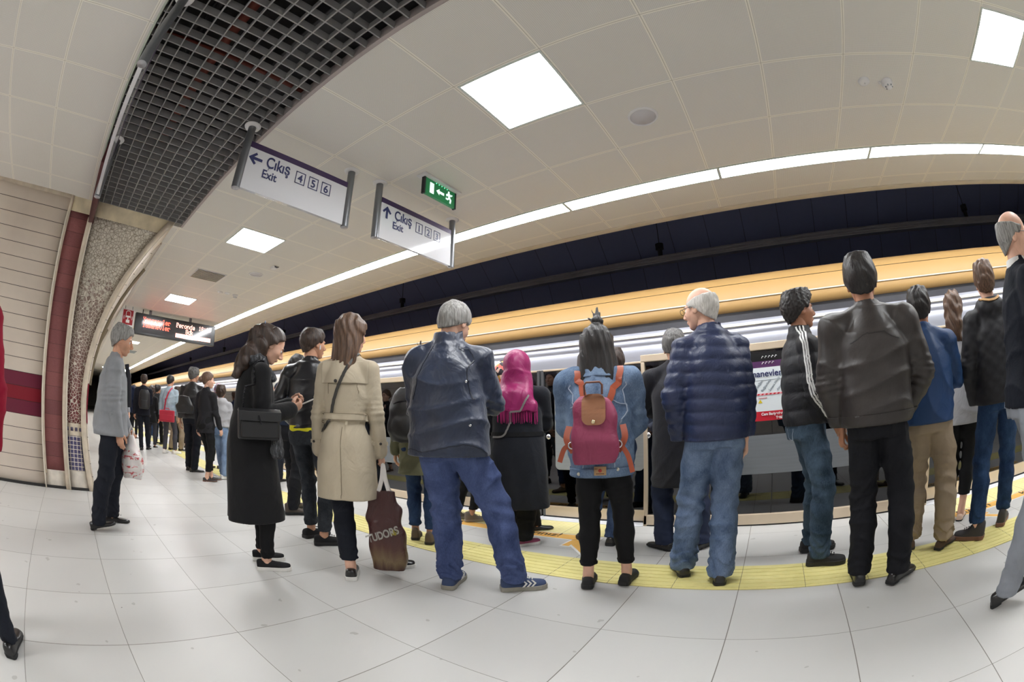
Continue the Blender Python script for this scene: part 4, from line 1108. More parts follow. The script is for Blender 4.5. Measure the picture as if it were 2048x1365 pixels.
# ---- the person
def person(name_label, x, y, facing, H=1.75, sex='m', feet=None, lean=(0, 0), head=(0, 0), arms=None, skin='mid', hair='short', hcol='dark', hoff=0,
           top=None, bottom=None, shoes=None, res=.010, sh=None, group=None, face=False, hip=0, headscale=1.05, knee=None):
    s = H/1.75; root = empty('person', (x, y, .0078 if (feet and any(2.33 < f[1] < 2.95 or 3.35 < f[1] < 3.9 for f in feet)) or (not feet and 2.2 < y < 3.1) else 0.0), math.radians(facing-90)); tag(root, name_label, 'person', group)
    ca, sa = math.cos(-root.rotation_euler.z), math.sin(-root.rotation_euler.z)
    def W2L(p): dx, dy = p[0]-x, p[1]-y; return np.array([dx*ca-dy*sa, dx*sa+dy*ca])
    fem = sex == 'f'
    if feet is None: feet = [(-.10*s, .0, 8), (.10*s, .02, -8)]
    else:
        feet = [(*W2L(f), f[2]-facing) + tuple(f[3:]) for f in feet]
    J = {}
    px, py = hip if isinstance(hip, tuple) else (0, 0)
    hz = .90*s
    bx = np.array([px, py])
    lx, ly = lean
    def off(z): t = max(0, z/s-.9)/.52; return np.array([px+lx*t, py+ly*t])
    sw = sh or (.165*s if fem else .185*s)
    legs = []
    for i, f in enumerate(feet):
        sd = -1 if i == 0 else 1
        hp = np.array([px+sd*.085*s, py, hz]); fz = f[3] if len(f) > 3 else 0
        an = np.array([f[0], f[1], .085*s+fz]); a = math.radians(f[2]); kd = (knee[i] if knee else (math.sin(-a)*.5, math.cos(a), 0))
        kn, an = ik(hp, an, .425*s, .405*s, kd); legs.append((hp, kn, an))
    nb = off(1.46*s); neckb = np.array([nb[0], nb[1]-.005, 1.455*s])
    hd = off(1.63*s)
    yaw, pitch = head[0], head[1]; Rh = rotm(yaw, pitch, head[2] if len(head) > 2 else 0); hs = s**.5*headscale*(.97 if fem else 1.0)
    hc = neckb+np.array([0, .0, .05*s])+Rh@np.array([0, .022, .112*s]); hc[2] = max(hc[2], neckb[2]+.11*s)
    hc = np.array([hc[0]+hoff if not isinstance(hoff, tuple) else hc[0]+hoff[0], hc[1] if not isinstance(hoff, tuple) else hc[1]+hoff[1], hc[2]])
    # arms
    ar = []
    arms = arms or ['down', 'down']
    for i, a in enumerate(arms):
        sd = -1 if i == 0 else 1; o_ = off(1.40*s); shd = np.array([o_[0]+sd*sw, o_[1]-.005, 1.368*s])
        spec = a if isinstance(a, dict) else {'down': dict(hand=(.25, .03, .80), pole=(.35, -1, 0)), 'phone': dict(hand=(.05, .30, 1.16), pole=(.8, -.6, -.8), curl=.7), 'front': dict(hand=(.03, .22, .98), pole=(1, -.5, -.5)),
            'pocket': dict(hand=(.20, .08, .88), pole=(.9, -1, 0), hide=True), 'hip': dict(hand=(.19, .06, 1.0), pole=(1, -.6, 0))}[a]
        hx, hy, hz_ = spec['hand']; ht = np.array([o_[0]*(.5) + sd*hx*s, o_[1]*.5+hy*s, hz_*s])
        pl = spec.get('pole', (.5, -1, 0)); el, wrp = ik(shd, ht, .285*s, .25*s, (sd*pl[0], pl[1], pl[2]))
        ar.append((shd, el, wrp, spec, sd))
    # ---------------- body: one mesh (hidden trunk and limbs, finer head and hands)
    parts = []
    lo = np.array([-.55*s, -.45*s, 0]); hi = np.array([.55*s, .55*s, 1.62*s])
    allp = np.array([p for l in legs for p in l]+[p for a in ar for p in a[:3]]); lo = np.minimum(allp.min(0), neckb)-.13; hi = np.maximum(allp.max(0), neckb)+.13; lo[2] = .0
    v = Vol(lo, hi, .014 if res < .02 else .02)
    for hp, kn, an in legs: v.chain([hp, kn, an], [.070*s, .048*s, .036*s], .03); v.cone(an, an+np.array([0, 0, -.05]), .036*s, .036*s, .01)
    tr_ = [(.82*s, .13*s, .09*s, *off(.82*s)), (1.05*s, .12*s, .085*s, *off(1.05*s)), (1.25*s, .14*s, .09*s, *off(1.25*s)), (1.40*s, .12*s, .07*s, *off(1.4*s)), (1.45*s, .06*s, .05*s, *off(1.45*s))]
    v.loft(tr_, .03)
    for shd, el, wrp, spec, sd in ar: v.chain([shd, el, wrp], [.040*s, .034*s, .024*s], .02)
    nr = (.048 if fem else .058)*s
    v.cone(neckb-np.array([0, 0, .04]), hc+Rh@np.array([0, -.018, -.055])*hs, nr*1.05, nr*.95, .02)
    parts.append(v.nets())
    hv, hf = head_vf(.0065 if res < .02 else .009, sex); parts.append(((hv*hs)@Rh.T+hc, hf))
    for shd, el, wrp, spec, sd in ar:
        if spec.get('hide'): continue
        d = spec.get('dir'); d = np.array(d, float) if d is not None else (wrp-el); 
        if d is not None and spec.get('dir') is not None: d = d*np.array([sd, 1, 1])
        d = d/np.linalg.norm(d); bk = np.array(spec.get('back', (1, -.3, .3)), float)*np.array([sd, 1, 1]); bk -= d*(bk@d); bk /= np.linalg.norm(bk)
        tx = np.cross(d, bk)
        V, Fq = hand_vf(spec.get('curl', .35), .0042 if res < .02 else .007)
        # thumb side: away from little finger; want the thumb to face forward/inward
        want = np.array(spec.get('thumb', (0, 1, .3)), float); sgn = 1 if tx@want >= 0 else -1
        M_ = np.stack([tx*sgn, d, bk], 1); V2 = (V*s*(.92 if fem else 1.0))@M_.T+wrp
        parts.append((V2, Fq[:, ::-1] if sgn < 0 else Fq))
        J['hand%d' % (0 if sd < 0 else 1)] = (wrp, d, bk)
    V, Fq = join_vf(parts); body = link('body', np_mesh('body', V, Fq, SK[skin]), None, root)
    J.update(hc=hc, Rh=Rh, hs=hs, legs=legs, arms=ar, s=s, off=off, neckb=neckb, root=root)
    if face:
        me_ = MB().lathe([(0, -.0118)]+[(.0118*math.sin(a), -.0118*math.cos(a)) for a in np.linspace(.2, PI, 10)], n=16).mesh('eye', [mat('eye_white', lin(225, 220, 215), .2)])
        for sd in (-1, 1):
            e = link('eye', me_.copy(), None, root); p = Rh@(np.array([sd*.031, .0742, -.004])*hs)+hc; e.location = p; e.scale = (hs,)*3
            ir = MB().lathe([(0, .0121), (.005, .0114), (.006, .0102)], n=14, axis='z').mesh('iris', [mat('eye_iris', lin(50, 34, 26), .1)])
            q = link('iris', ir, None, e); q.rotation_euler = (math.radians(-90-pitch), 0, math.radians(yaw))
        for sd in (-1, 1):
            pts = [Rh@(np.array([sd*xx, yy, zz2])*hs)+hc for xx, yy, zz2 in ((.014, .094, .014), (.030, .090, .020), (.046, .078, .015))]
            MB().tube(pts, .0032, 6).build('eyebrow', HR[hcol if hcol != 'white' else 'grey'], root)
    # ---------------- hair
    if hair:
        key = (hair, .006 if res < .02 else .010)
        if key not in HAIRS: HAIRS[key] = hair_vf(*key)
        hv, hf = HAIRS[key]; nm = {'hijab': 'headscarf', 'scarfhead': 'headscarf'}.get(hair, 'hair')
        ho = link(nm, np_mesh(nm, (hv*hs*1.01)@Rh.T+hc, hf, HR[hcol] if isinstance(hcol, str) else hcol), None, root); J['hair'] = ho
    # ---------------- bottom garment
    if bottom:
        bt = bottom; rr = res*.95
        lo = np.array([px-.26*s, py-.24*s, 0.0]); hi = np.array([px+.26*s, py+.24*s, 1.04*s])
        P_ = np.array([p for l in legs for p in l]); lo = np.minimum(lo, P_.min(0)-.13); hi = np.maximum(hi, P_.max(0)+.13); lo[2] = max(0, bt.get('hem', .03)-.02)
        v = Vol(lo, hi, rr)
        f_ = bt.get('fit', 1.0); R0, R1, R2 = bt.get('r', (.092, .066, .055)); R0, R1, R2 = R0*s*f_, R1*s*f_, R2*s*f_
        if bt.get('kind') != 'skirt':
            wz = .165*s*f_ if not fem else .170*s*f_
            v.loft([(.80*s, wz*.98, .118*s*f_, px, py-.012*s), (.88*s, wz*1.04, .130*s*f_, px, py-.016*s), (.98*s, wz*.95, .115*s*f_, *(off(.98*s)+(0, -.005))), (1.04*s, wz*.88, .105*s*f_, *off(1.04*s))], 0, 2.4)
            for hp, kn, an in legs:
                up = hp+np.array([0, 0, -.03])
                ca_ = an+np.array([0, 0, -.055*s]); cf = kn+(an-kn)*.35+np.array([0, -.012*s, 0])
                v.chain([up, hp+(kn-hp)*.55, kn, cf, ca_], [R0, (R0*.55+R1*.45), R1, R1*.98 if R2 < R1 else (R1+R2)/2, R2], .025)
                dz = bt.get('break', .004)
                kz, azz = kn[2], an[2]
                v.disp(lambda x, y, z, kz=kz, azz=azz, c=kn: (dz*np.exp(-((z-azz-.04)/.07)**2)*np.sin(105*z+18*x+9*np.sin(20*y))+dz*.6*np.exp(-((z-kz)/.10)**2)*np.sin(70*z+25*x))*(np.abs(x-c[0]) < .16))
            v.disp(wr(bt.get('wr', .0025), 16, 1.0, 1.3)); v.disp(crease(bt.get('cr2', .005 if R1 < .075*s else .009), 17, 3.0+H*5, ((1, .3, .8), (-1, .2, .9), (.2, .3, 1.5))))
        else:
            o0, o1 = bt.get('hw', (.20, .24)); hz0 = bt['hem']
            v.loft([(hz0, o1*s, o1*.75*s, px, py), (.80*s, o0*s, o0*.75*s, px, py), (1.0*s, .15*s, .11*s, px, py)], 0)
            v.disp(lambda x, y, z: .006*np.sin(40*x)*np.clip((.8*s-z)*3, 0, 1))
        hem = bt.get('hem', .035)
        if bt.get('hemrel'):
            for hp, kn, an in legs: pass
        v.plane((0, 0, -1), -hem)
        V, Fq = v.nets(); nm = bt.get('name', 'trousers'); o = link(nm, np_mesh(nm, V, Fq, bt['mat']), None, root); J['bottom'] = o
        if bt.get('hemband'): patch(o.data, [((0, 0, hem+.022), (0, 0, -1))], bt['hemband'], 'hem', o, .0015, .003)
    # ---------------- top garment
    if top:
        tp = top; f_ = tp.get('fit', 1.0); hem = tp['hem']
        if 'sec' in tp: sec = [(z*s, rx*s, ry*s, *(off(z*s)+np.array([0, (cy if len(rest) == 0 else rest[0])*s]))) for (z, rx, ry, cy, *rest) in tp['sec']]
        else:
            F0 = f_*s
            base = [(hem/s-.02, .185, .135, -.005), (.92, .185, .135, -.008), (1.05, .172, .125, -.003), (1.20, .188, .130, -.004), (1.31, .196, .125, -.012), (1.385, .165, .105, -.018), (1.44, .10, .08, -.015), (1.47, .072, .068, -.008)]
            if fem: base = [(hem/s-.02, .185, .135, -.005), (.92, .182, .132, -.01), (1.05, .145, .112, -.003), (1.20, .160, .120, .004), (1.31, .170, .112, -.006), (1.385, .145, .095, -.014), (1.44, .085, .07, -.012), (1.47, .062, .06, -.008)]
            sec = [(z*s, rx*F0, ry*F0, *(off(z*s)+np.array([0, cy*s]))) for z, rx, ry, cy in base if z*s > hem-.03]
        P_ = np.array([p for a in ar for p in a[:3]]+[[q[3], q[4], q[0]] for q in sec]); mx = max(max(q[1], q[2]) for q in sec)+.02
        lo = P_.min(0)-.13; hi = P_.max(0)+.13; lo[:2] = np.minimum(lo[:2], [px-mx, py-mx]); hi[:2] = np.maximum(hi[:2], [px+mx, py+mx]); lo[2] = min(lo[2], hem-.02); hi[2] = 1.56*s
        def tw(z): return np.interp(z/s, [1.0, 1.2, 1.28, 1.33, 1.385, 1.43], [1, 1, .95, .86, .66, 1.0])
        sec = [(q[0], q[1]*tw(q[0]), q[2], q[3], q[4]) for q in sec]
        v = Vol(lo, hi, res)
        v.loft(sec, 0, tp.get('p', 2.25))
        SR = tp.get('sr', (.062, .056, .046)); S0, S1, S2 = (r*s*(f_ if not tp.get('srabs') else 1) for r in SR)
        kk = tp.get('k', .022)
        o1 = off(1.42*s)
        for shd, el, wrp, spec, sd in ar:
            if tp.get('sleeveless'): continue
            inn = np.array([shd[0]*.35+o1[0]*.65, shd[1]-.008, 1.432*s])
            v.cone(inn, shd+np.array([-sd*.012, 0, .0]), S0*.62, S0*.96, .03)
            if tp.get('short'):
                v.cone(shd, shd+(el-shd)*.75, S0, S1*1.05, kk); continue
            we = wrp-(wrp-el)/np.linalg.norm(wrp-el)*.015
            v.cone(shd, el, S0, S1, kk); v.cone(el, we, S1, S2, .012)
            v.cone(we, we+(wrp-el)/np.linalg.norm(wrp-el)*.012, S2*1.02, S2*1.0, .004)
            # cuffs stay open rings: sleeve folds
            aw = tp.get('wr', .003)
            u = (wrp-el)/np.linalg.norm(wrp-el)
            v.disp(lambda x, y, z, e=el, u=u: aw*1.3*np.exp(-(((x-e[0])**2+(y-e[1])**2+(z-e[2])**2)/.012))*np.sin(95*((x-e[0])*u[0]+(y-e[1])*u[1]+(z-e[2])*u[2])+8*np.sin(14*z)))
        if tp.get('collar', True) and not tp.get('hood'):
            cr = tp.get('cr', .064)*s*1.0; cz = 1.465*s; o_ = off(cz)
            v.loft([(cz-.05*s, cr*1.25, cr*1.2, o_[0], o_[1]-.010), (cz+tp.get('ch', .042)*s, cr*.98, cr*1.0, o_[0], o_[1]-.006)], .02, 2.0)
            v.loft([(cz+tp.get('ch', .042)*s-.012, cr*.84, cr*.86, o_[0], o_[1]-.004), (cz+tp.get('ch', .042)*s+.03, cr*.86, cr*.88, o_[0], o_[1]-.004)], 0.004, 2.0, 'c')
        if tp.get('hood'):
            o_ = off(1.47*s); v.ell((o_[0], o_[1]-.075*s, 1.43*s), (.125*s, .075*s, .075*s), .03); v.cone((o_[0]-.08*s, o_[1]-.01, 1.46*s), (o_[0]+.08*s, o_[1]-.01, 1.46*s), .05*s, .05*s, .03)
        st = tp.get('style')
        if st == 'puffer':
            per = tp.get('per', .072)
            v.disp(lambda x, y, z: .011*np.abs(np.sin(PI*z/per+.35*np.sin(7*x+1)+.12*np.sin(31*x)+.6*x))**.6*-1+.006)
            v.disp(wr(.0022, 34, 2, .4))
        elif st == 'quilt':
            v.disp(lambda x, y, z: -.005*np.abs(np.sin(38*(z+.8*x)))*np.abs(np.sin(38*(z-.8*x)))+.002)
        elif st == 'drape':
            v.disp(lambda x, y, z: .009*np.sin(tp.get('df', 26)*x+1.3*np.sin(3*z)+1.0)*np.clip((1.0*s-z)*2.2, 0, 1)+.004*np.sin(44*x+2*z)*np.clip((.9*s-z)*2, 0, 1))
            v.disp(wr(tp.get('wr', .003), 11, 2, .6)); v.disp(crease(tp.get('cr2', .006), 9, 2.2))
        else:
            v.disp(wr(tp.get('wr', .0035)*.6, tp.get('wf', 13), tp.get('seed', 1.0), tp.get('wz', 1.0))); v.disp(crease(tp.get('cr2', .011), tp.get('cf', 12), tp.get('seed', 1.0)+H*7))
        for fn in tp.get('extra', []): fn(v, J)
        v.plane((0, 0, -1), -hem)
        V, Fq = v.nets(); nm = tp.get('name', 'jacket'); o = link(nm, np_mesh(nm, V, Fq, tp['mat']), None, root); J['top'] = o
        if tp.get('band'):   # hem band
            patch(o.data, [((0, 0, hem+.045), (0, 0, -1))], tp['band'], 'hem_band', o, .002, .003)
    # ---------------- shoes
    if shoes:
        stl, mu, ms = shoes[:3]; lc = shoes[3] if len(shoes) > 3 else None
        for i, f in enumerate(feet):
            an = legs[i][2]; fz = f[3] if len(f) > 3 else 0; tl = f[4] if len(f) > 4 else 0
            a = math.radians(f[2]); q = shoe(root, stl, mu, ms, an[0]+math.sin(a)*-.0, an[1], f[2], fz, s*(.93 if fem else 1.0), tl, lc)
    return root, J
# ================================================================ PEOPLE
from mathutils.bvhtree import BVHTree
def bvh_of(me, xmax=None):
    return BVHTree.FromPolygons([v.co for v in me.vertices], [tuple(p.vertices) for p in me.polygons if xmax is None or abs(p.center.x) < xmax])
def smooth_path(pts, n=40, closed=False):
    P_ = [np.array(p, float) for p in pts]; L = len(P_); out = []
    rng = range(L if closed else L-1); k = max(2, n//max(1, len(list(rng))))
    for i in rng:
        a = P_[(i-1) % L] if closed or i > 0 else P_[0]; b = P_[i]; c = P_[(i+1) % L]; d = P_[(i+2) % L] if closed or i+2 < L else P_[-1]
        for j in range(k):
            t = j/k; out.append(.5*((2*b)+(-a+c)*t+(2*a-5*b+4*c-d)*t*t+(-a+3*b-3*c+d)*t**3))
    if not closed: out.append(P_[-1])
    return out
def ribbon(base, pts, w, m, name, parent, off=.003, th=.003, closed=False, n=48, loc=None, curve=True, zfix=False):
    """flat strap laid over a garment: follows its surface"""
    bv = base if isinstance(base, BVHTree) or base is None else bvh_of(base)
    Q = smooth_path(pts, n, closed) if curve else [np.array(p, float) for p in pts]
    C_ = []; N_ = []
    for q in Q:
        if bv is None: C_.append(Vector(q)); N_.append(Vector((0, -1, 0))); continue
        co, no, _, d = bv.find_nearest(Vector(q))
        for it in range(4 if zfix else 0): co, no, _, d = bv.find_nearest(Vector((co.x, co.y, q[2]*.8+co.z*.2)))
        C_.append(co); N_.append(no)
    m_ = len(C_)
    # smooth normals and centres
    for it in range(2):
        N2 = [((N_[(i-1) % m_] if closed or i else N_[i])+N_[i]*2+(N_[(i+1) % m_] if closed or i < m_-1 else N_[i])).normalized() for i in range(m_)]; N_ = N2
    b = MB(); vs = []
    for i in range(m_):
        a = C_[(i-1) % m_] if closed or i else C_[i]; c = C_[(i+1) % m_] if closed or i < m_-1 else C_[i]
        t = (c-a).normalized(); sd = t.cross(N_[i]).normalized(); p = C_[i]+N_[i]*off
        vs += [p-sd*w/2, p+sd*w/2, p+sd*w/2+N_[i]*th, p-sd*w/2+N_[i]*th]
    fs = []; r_ = m_ if closed else m_-1
    for i in range(r_):
        j = (i+1) % m_
        for k in range(4): fs.append((i*4+k, i*4+(k+1) % 4, j*4+(k+1) % 4, j*4+k))
    if not closed: fs += [(3, 2, 1, 0), tuple((m_-1)*4+k for k in range(4))]
    b.add(vs, fs, False)
    return b.build(name, m, parent, loc)
def held(root, p, name, label, cat, group=None, rz=0):
    """top-level thing carried by a person: origin at local point p of that person"""
    e = empty(name); a = root.rotation_euler.z
    e.location = (root.location.x+p[0]*math.cos(a)-p[1]*math.sin(a), root.location.y+p[0]*math.sin(a)+p[1]*math.cos(a), p[2]); e.rotation_euler = (0, 0, a+rz)
    tag(e, label, cat, group); return e
def neg(p): return (-p[0], -p[1], -p[2])

RUB_W = mat('white_rubber', lin(222, 220, 216), .5); RUB_K = mat('black_rubber', lin(24, 24, 25), .6); LE_K = mat('black_shoe_leather', lin(28, 27, 28), .3, coat=.3); KNIT = m_cloth('black_knit_upper', lin(30, 30, 32), .8)
BLK = m_cloth('black_wool', lin(26, 26, 28), .9, fold=.005, fsc=7, sheen=.12); BLKT = m_cloth('black_leggings', lin(20, 20, 22), .8, fold=.003)
GREYS = m_cloth('grey_blazer_wool', lin(142, 144, 148), .85, fold=.006, fsc=6); DKTR = m_cloth('dark_navy_trousers', lin(26, 29, 38), .8, fold=.006)
m_button = mat('dark_button', lin(40, 34, 30), .3)

# 1 grey coat man walking by the mosaic pillar
r, J = person('man in pale grey jacket and dark trousers walking past the mosaic pillar', -3.97, .32, 84, 1.67, feet=[(-4.14, .27, 84), (-3.83, .10, 84, .02, -12)], lean=(0, .03), head=(-6, 14), skin='mid', hair='short', hcol='grey', sh=.18,
  arms=[dict(hand=(.18, .16, .80), pole=(.3, -1, 0), curl=.7), dict(hand=(.17, .06, .80), pole=(.3, -1, 0), curl=.4)],
  top=dict(mat=GREYS, hem=.765, sec=[(.75, .205, .185, -.01), (.95, .20, .175, -.015), (1.15, .195, .155, -.01), (1.3, .195, .14, -.015), (1.385, .165, .105, -.018), (1.45, .08, .075, -.01)], sr=(.072, .064, .056), name='jacket', wr=.005, extra=[]),
  bottom=dict(mat=DKTR, r=(.10, .082, .072), hem=.05, break_=1), shoes=('dress', LE_K, RUB_K, RUB_K), face=True)
J['bottom']['label'] = 'dark trousers'
bv = bvh_of(J['top'].data)
for zc, yc in ((.92, .02),): ribbon(bv, [(.25, yc-.06, zc), (.25, yc, zc), (.25, yc+.07, zc-.01)], .035, GREYS, 'pocket_flap', r, .002, .004)
MB().tube([(.05, .135, 1.34), (.0, .17, 1.2), (.0, .18, 1.0)], .02, 8, flat=(1, .3)).build('tie', mat('dark_tie', lin(30, 30, 40), .5), r)
J1 = J
# plastic bag with red print in his hand
e = held(r, (-.10, .20, .45), 'plastic_bag', 'white plastic bag with red print hanging beside the grey jacket man', 'plastic bag')
v = Vol((-.16, -.16, -.06), (.16, .16, .34), .009)
v.loft([(-.04, .075, .085), (.05, .125, .12), (.14, .13, .11), (.24, .08, .06), (.32, .022, .022)], 0, 2.2); v.disp(wr(.006, 26, 2, .4, 1.6)); V, Fq = v.nets()
t = NT('plastic_bag_print'); vv = t.obj(); X, Y, Z = t.sep(vv)
f = t.math('GREATER_THAN', t.noise(t.obj((1, 1, 3.0)), 13, 3, .6, 1.0), .56)
t.set('Base Color', t.mix(t.math('MULTIPLY', f, t.math('LESS_THAN', Z, .2)), lin(232, 226, 224), lin(204, 96, 100))); t.set('Roughness', .3); t.set('Subsurface Weight', .1)
link('bag_body', np_mesh('bag_body', V, Fq, t.m), None, e)
MB().tube([(0, -.01, .31), (0, -.02, .36), (0, 0, .40), (0, .02, .36), (0, .01, .31)], .007, 8).build('handle', mat('bag_handle_white', lin(226, 222, 220), .4), e)

# 2 long black coat woman on the phone
fur = NT('grey_fur'); n = fur.noise(fur.obj((60, 60, 14)), 1.6, 4, .7, .8); fur.set('Base Color', fur.ramp(n, [(.35, lin(24, 24, 26)), (.6, lin(92, 94, 98)), (.8, lin(190, 192, 196))])); fur.set('Roughness', .9); fur.bump(n, .012); fur = fur.m
r, J = person('woman in long black coat with half tied dark hair looking down at a phone', -2.80, 1.25, 74, 1.655, 'f', feet=[(-2.90, 1.30, 64), (-2.69, 1.235, 62)], lean=(0, .03), head=(2, 32), skin='light', hair='halfup', hcol='dark', sh=.165, hoff=(0, .01), face=True,
  arms=[dict(hand=(.06, .27, 1.17), pole=(.7, -.8, -1), curl=.7, dir=(-.1, .9, .25), back=(.6, -.3, -.6)), dict(hand=(.07, .25, 1.14), pole=(.4, -.9, -1), curl=.75, dir=(-.2, .9, .35), back=(.7, -.2, -.6), thumb=(-.3, .3, 1))],
  top=dict(mat=BLK, hem=.335, style='drape', df=22, sec=[(.30, .225, .215, -.02), (.60, .215, .20, -.02), (.90, .195, .18, -.025), (1.10, .165, .15, -.015), (1.28, .175, .14, -.02), (1.375, .150, .11, -.02), (1.45, .07, .07, -.01)], sr=(.070, .066, .056), name='coat', wr=.004),
  bottom=dict(mat=BLKT, r=(.085, .062, .048), hem=.085, fit=.95), shoes=('sneaker', KNIT, RUB_W))
hc, Rh, hs = J['hc'], J['Rh'], J['hs']; s = J['s']
v = Vol((-.17, -.2, 1.30*s), (.17, .16, 1.53*s), .008); nb = J['neckb']
v.cone((nb[0]-.05, nb[1]-.03, nb[2]+.015), (nb[0]+.05, nb[1]-.03, nb[2]+.015), .060, .060, 0, (1, 1.2, .8)); v.cone((nb[0]+.06, nb[1], nb[2]+.0), (nb[0]+.05, nb[1]+.09, nb[2]-.10), .035, .03, .02); v.cone((nb[0]-.06, nb[1], nb[2]+.0), (nb[0]-.05, nb[1]+.09, nb[2]-.10), .035, .03, .02)
v.disp(lambda x, y, z: .006*np.sin(140*x+90*z)*np.sin(120*y-60*z)); V, Fq = v.nets(); link('scarf', np_mesh('scarf', V, Fq, fur), None, r)
v = Vol((.05, -.1, .75), (.32, .25, 1.0), .008)
v.cone((.19, .12, .96), (.195, .13, .80), .035, .045, 0, (.6, 1, 1)); v.disp(lambda x, y, z: .006*np.sin(150*x+120*y)*np.sin(60*z)); V, Fq = v.nets(); link('scarf_end', np_mesh('scarf_end', V, Fq, fur), None, r)
MB().lathe([(0, .006), (.010, .004), (.012, 0)], tuple(hc+Rh@np.array([.03, -.135, .085])*hs), 10, 'y').build('hair_clip', mat('blue_hair_clip', lin(130, 160, 200), .2), r)
w0 = J['hand1'][0]; w1 = J['hand0'][0]
e = held(r, (0.0, (w0[1]+w1[1])/2+.125, (w0[2]+w1[2])/2+.045), 'phone', 'white phone held by the woman in the long black coat', 'phone')
o = MB().box(-.037, .037, -.072, .072, -.005, .005).build('phone_body', mat('white_phone_case', lin(226, 226, 226), .3), e, bevel=.004); o.rotation_euler = (math.radians(24), 0, 0)
o2 = MB().box(-.033, .033, -.066, .066, .0052, .0056).build('screen', mat('dark_screen', lin(30, 32, 38), .1), o)
# her handbag
LQ = mat('black_quilted_leather', lin(26, 26, 28), .5, bump=.0004, bscale=300, coat=.1)
p0 = (.235, -.0, .88)
e = held(r, p0, 'handbag', 'black flap handbag on a chain at the side of the long black coat', 'handbag')
b = MB(); b.box(-.045, .035, -.135, .135, 0, .175); b.build('bag_body', LQ, e, bevel=.012)
b = MB(); b.box(.036, .062, -.12, .12, .015, .115); b.build('front_pocket', LQ, e, bevel=.008)
b = MB(); b.prism([(-.05, .178), (.02, .190), (.068, .172), (.072, .115), (.066, .112), (.058, .165), (-.05, .172)], -.137, .137, 'xz'); b.build('flap', LQ, e, bevel=.004)
MB().tube([(.076, -.008, .15), (.078, .0, .12), (.077, .006, .095)], .004, 8).build('clasp', mat('gunmetal', lin(50, 50, 54), .3, .8), e)
bv = bvh_of(J['top'].data)
ch = [(p0[0]-.02, -.10, p0[2]+.17), (.245, -.10, 1.15), (.22, -.06, 1.30), (.14*s, -.01, 1.43*s), (.10, .05, 1.38)]
Q = smooth_path(ch, 60); cb = MB(); C_ = []
for i, q in enumerate(Q):
    if i > 12: 
        co, no, _, d = bv.find_nearest(Vector(q)); q = np.array(co+no*.007) if d < .08 else q
    C_.append(q)
for i in range(0, len(C_)-1, 1):
    a, c = C_[i], C_[i+1]; dd = (c-a); cb.tube([a-dd*.15, c+dd*.15], .0055, 6, flat=(1.3, .5) if i % 2 else (.5, 1.3))
cb.build('chain', mat('gunmetal', None), e, loc=neg(p0))

# 3 hand-on-hip man
NAV = m_cloth('navy_knit', lin(36, 44, 62), .85)
r, J = person('man in navy sweater with his bare hand on his hip, behind the phone woman', -4.22, 2.36, 118, 1.68, feet=[(-4.35, 2.42, 100), (-4.12, 2.26, 70)], head=(-30, 22), hair='short', hcol='black', hoff=0.0,
  arms=['front', dict(hand=(.20, .05, .93), pole=(1, -.9, .2), curl=.25, dir=(-.1, .6, -.6), back=(1, 0, .4), thumb=(0, -.4, 1))], top=dict(mat=NAV, hem=.92, sr=(.066, .056, .052), short=False), bottom=dict(mat=m_cloth('black_trousers', lin(26, 27, 32), .8), r=(.10, .08, .066), hem=.05), shoes=('boot', mat('brown_grey_boot', lin(76, 66, 58), .6), RUB_K))
# 4 elderly white haired person further back
person('white haired elderly man in dark coat half hidden behind the phone', -6.31, 3.16, 118, 1.62, head=(-20, 10), hair='short', hcol='white', skin='light', res=.02, top=dict(mat=BLK, hem=.75, fit=1.0), bottom=dict(mat=DKTR, hem=.03), shoes=('dress', LE_K, RUB_K))

# 5 leather jacket man
LEA = mat('black_leather', lin(30, 30, 33), .36, var=.15, bump=.0012, bscale=60, coat=.15)
r, J = person('young man in black leather jacket over a yellow shirt with a white earphone', -3.17, 1.93, 132, 1.77, feet=[(-3.27, 1.97, 95), (-3.01, 1.93, 62)], head=(-42, 2), hair='fade', hcol='dark', skin='mid', sh=.175,
  arms=[dict(hand=(.20, .14, .98), pole=(.6, -1, 0), hide=True), 'pocket'], top=dict(mat=LEA, hem=.935, sec=[(.92, .165, .13, -.01), (1.05, .162, .125, -.005), (1.2, .18, .135, -.01), (1.32, .19, .125, -.015), (1.385, .160, .10, -.018), (1.45, .08, .075, -.01)], sr=(.066, .056, .046), wr=.003, wf=16, ch=.04, name='jacket'),
  bottom=dict(mat=m_denim('charcoal_denim', lin(34, 37, 42), lin(66, 70, 76)), r=(.082, .062, .056), hem=.115), shoes=('sneaker', KNIT, RUB_K, RUB_K))
s = J['s']; v = Vol((-.25, -.22, .84), (.25, .22, .97), .009); v.loft([(.86, .165, .13, 0, -.012), (.96, .16, .128, 0, -.012)], 0, 2.4); v.disp(wr(.002, 20)); V, Fq = v.nets(); link('yellow_shirt', np_mesh('yellow_shirt', V, Fq, m_cloth('yellow_jersey', lin(226, 218, 48), .8)), None, r)['label'] = 'bright yellow shirt hem'
bv = bvh_of(J['top'].data)
ribbon(bv, [(-.2, -.16, .985), (0, -.2, .985), (.2, -.16, .985)], .004, mat('seam_dark', lin(14, 14, 15), .5), 'seam', r, .0005, .001)
hc, Rh, hs = J['hc'], J['Rh'], J['hs']; p = hc+Rh@np.array([.083, .012, -.022])*hs
MB().tube([p, p+np.array([0, 0, -.035])], .0055, 8).build('earphone', mat('white_plastic', None), r)

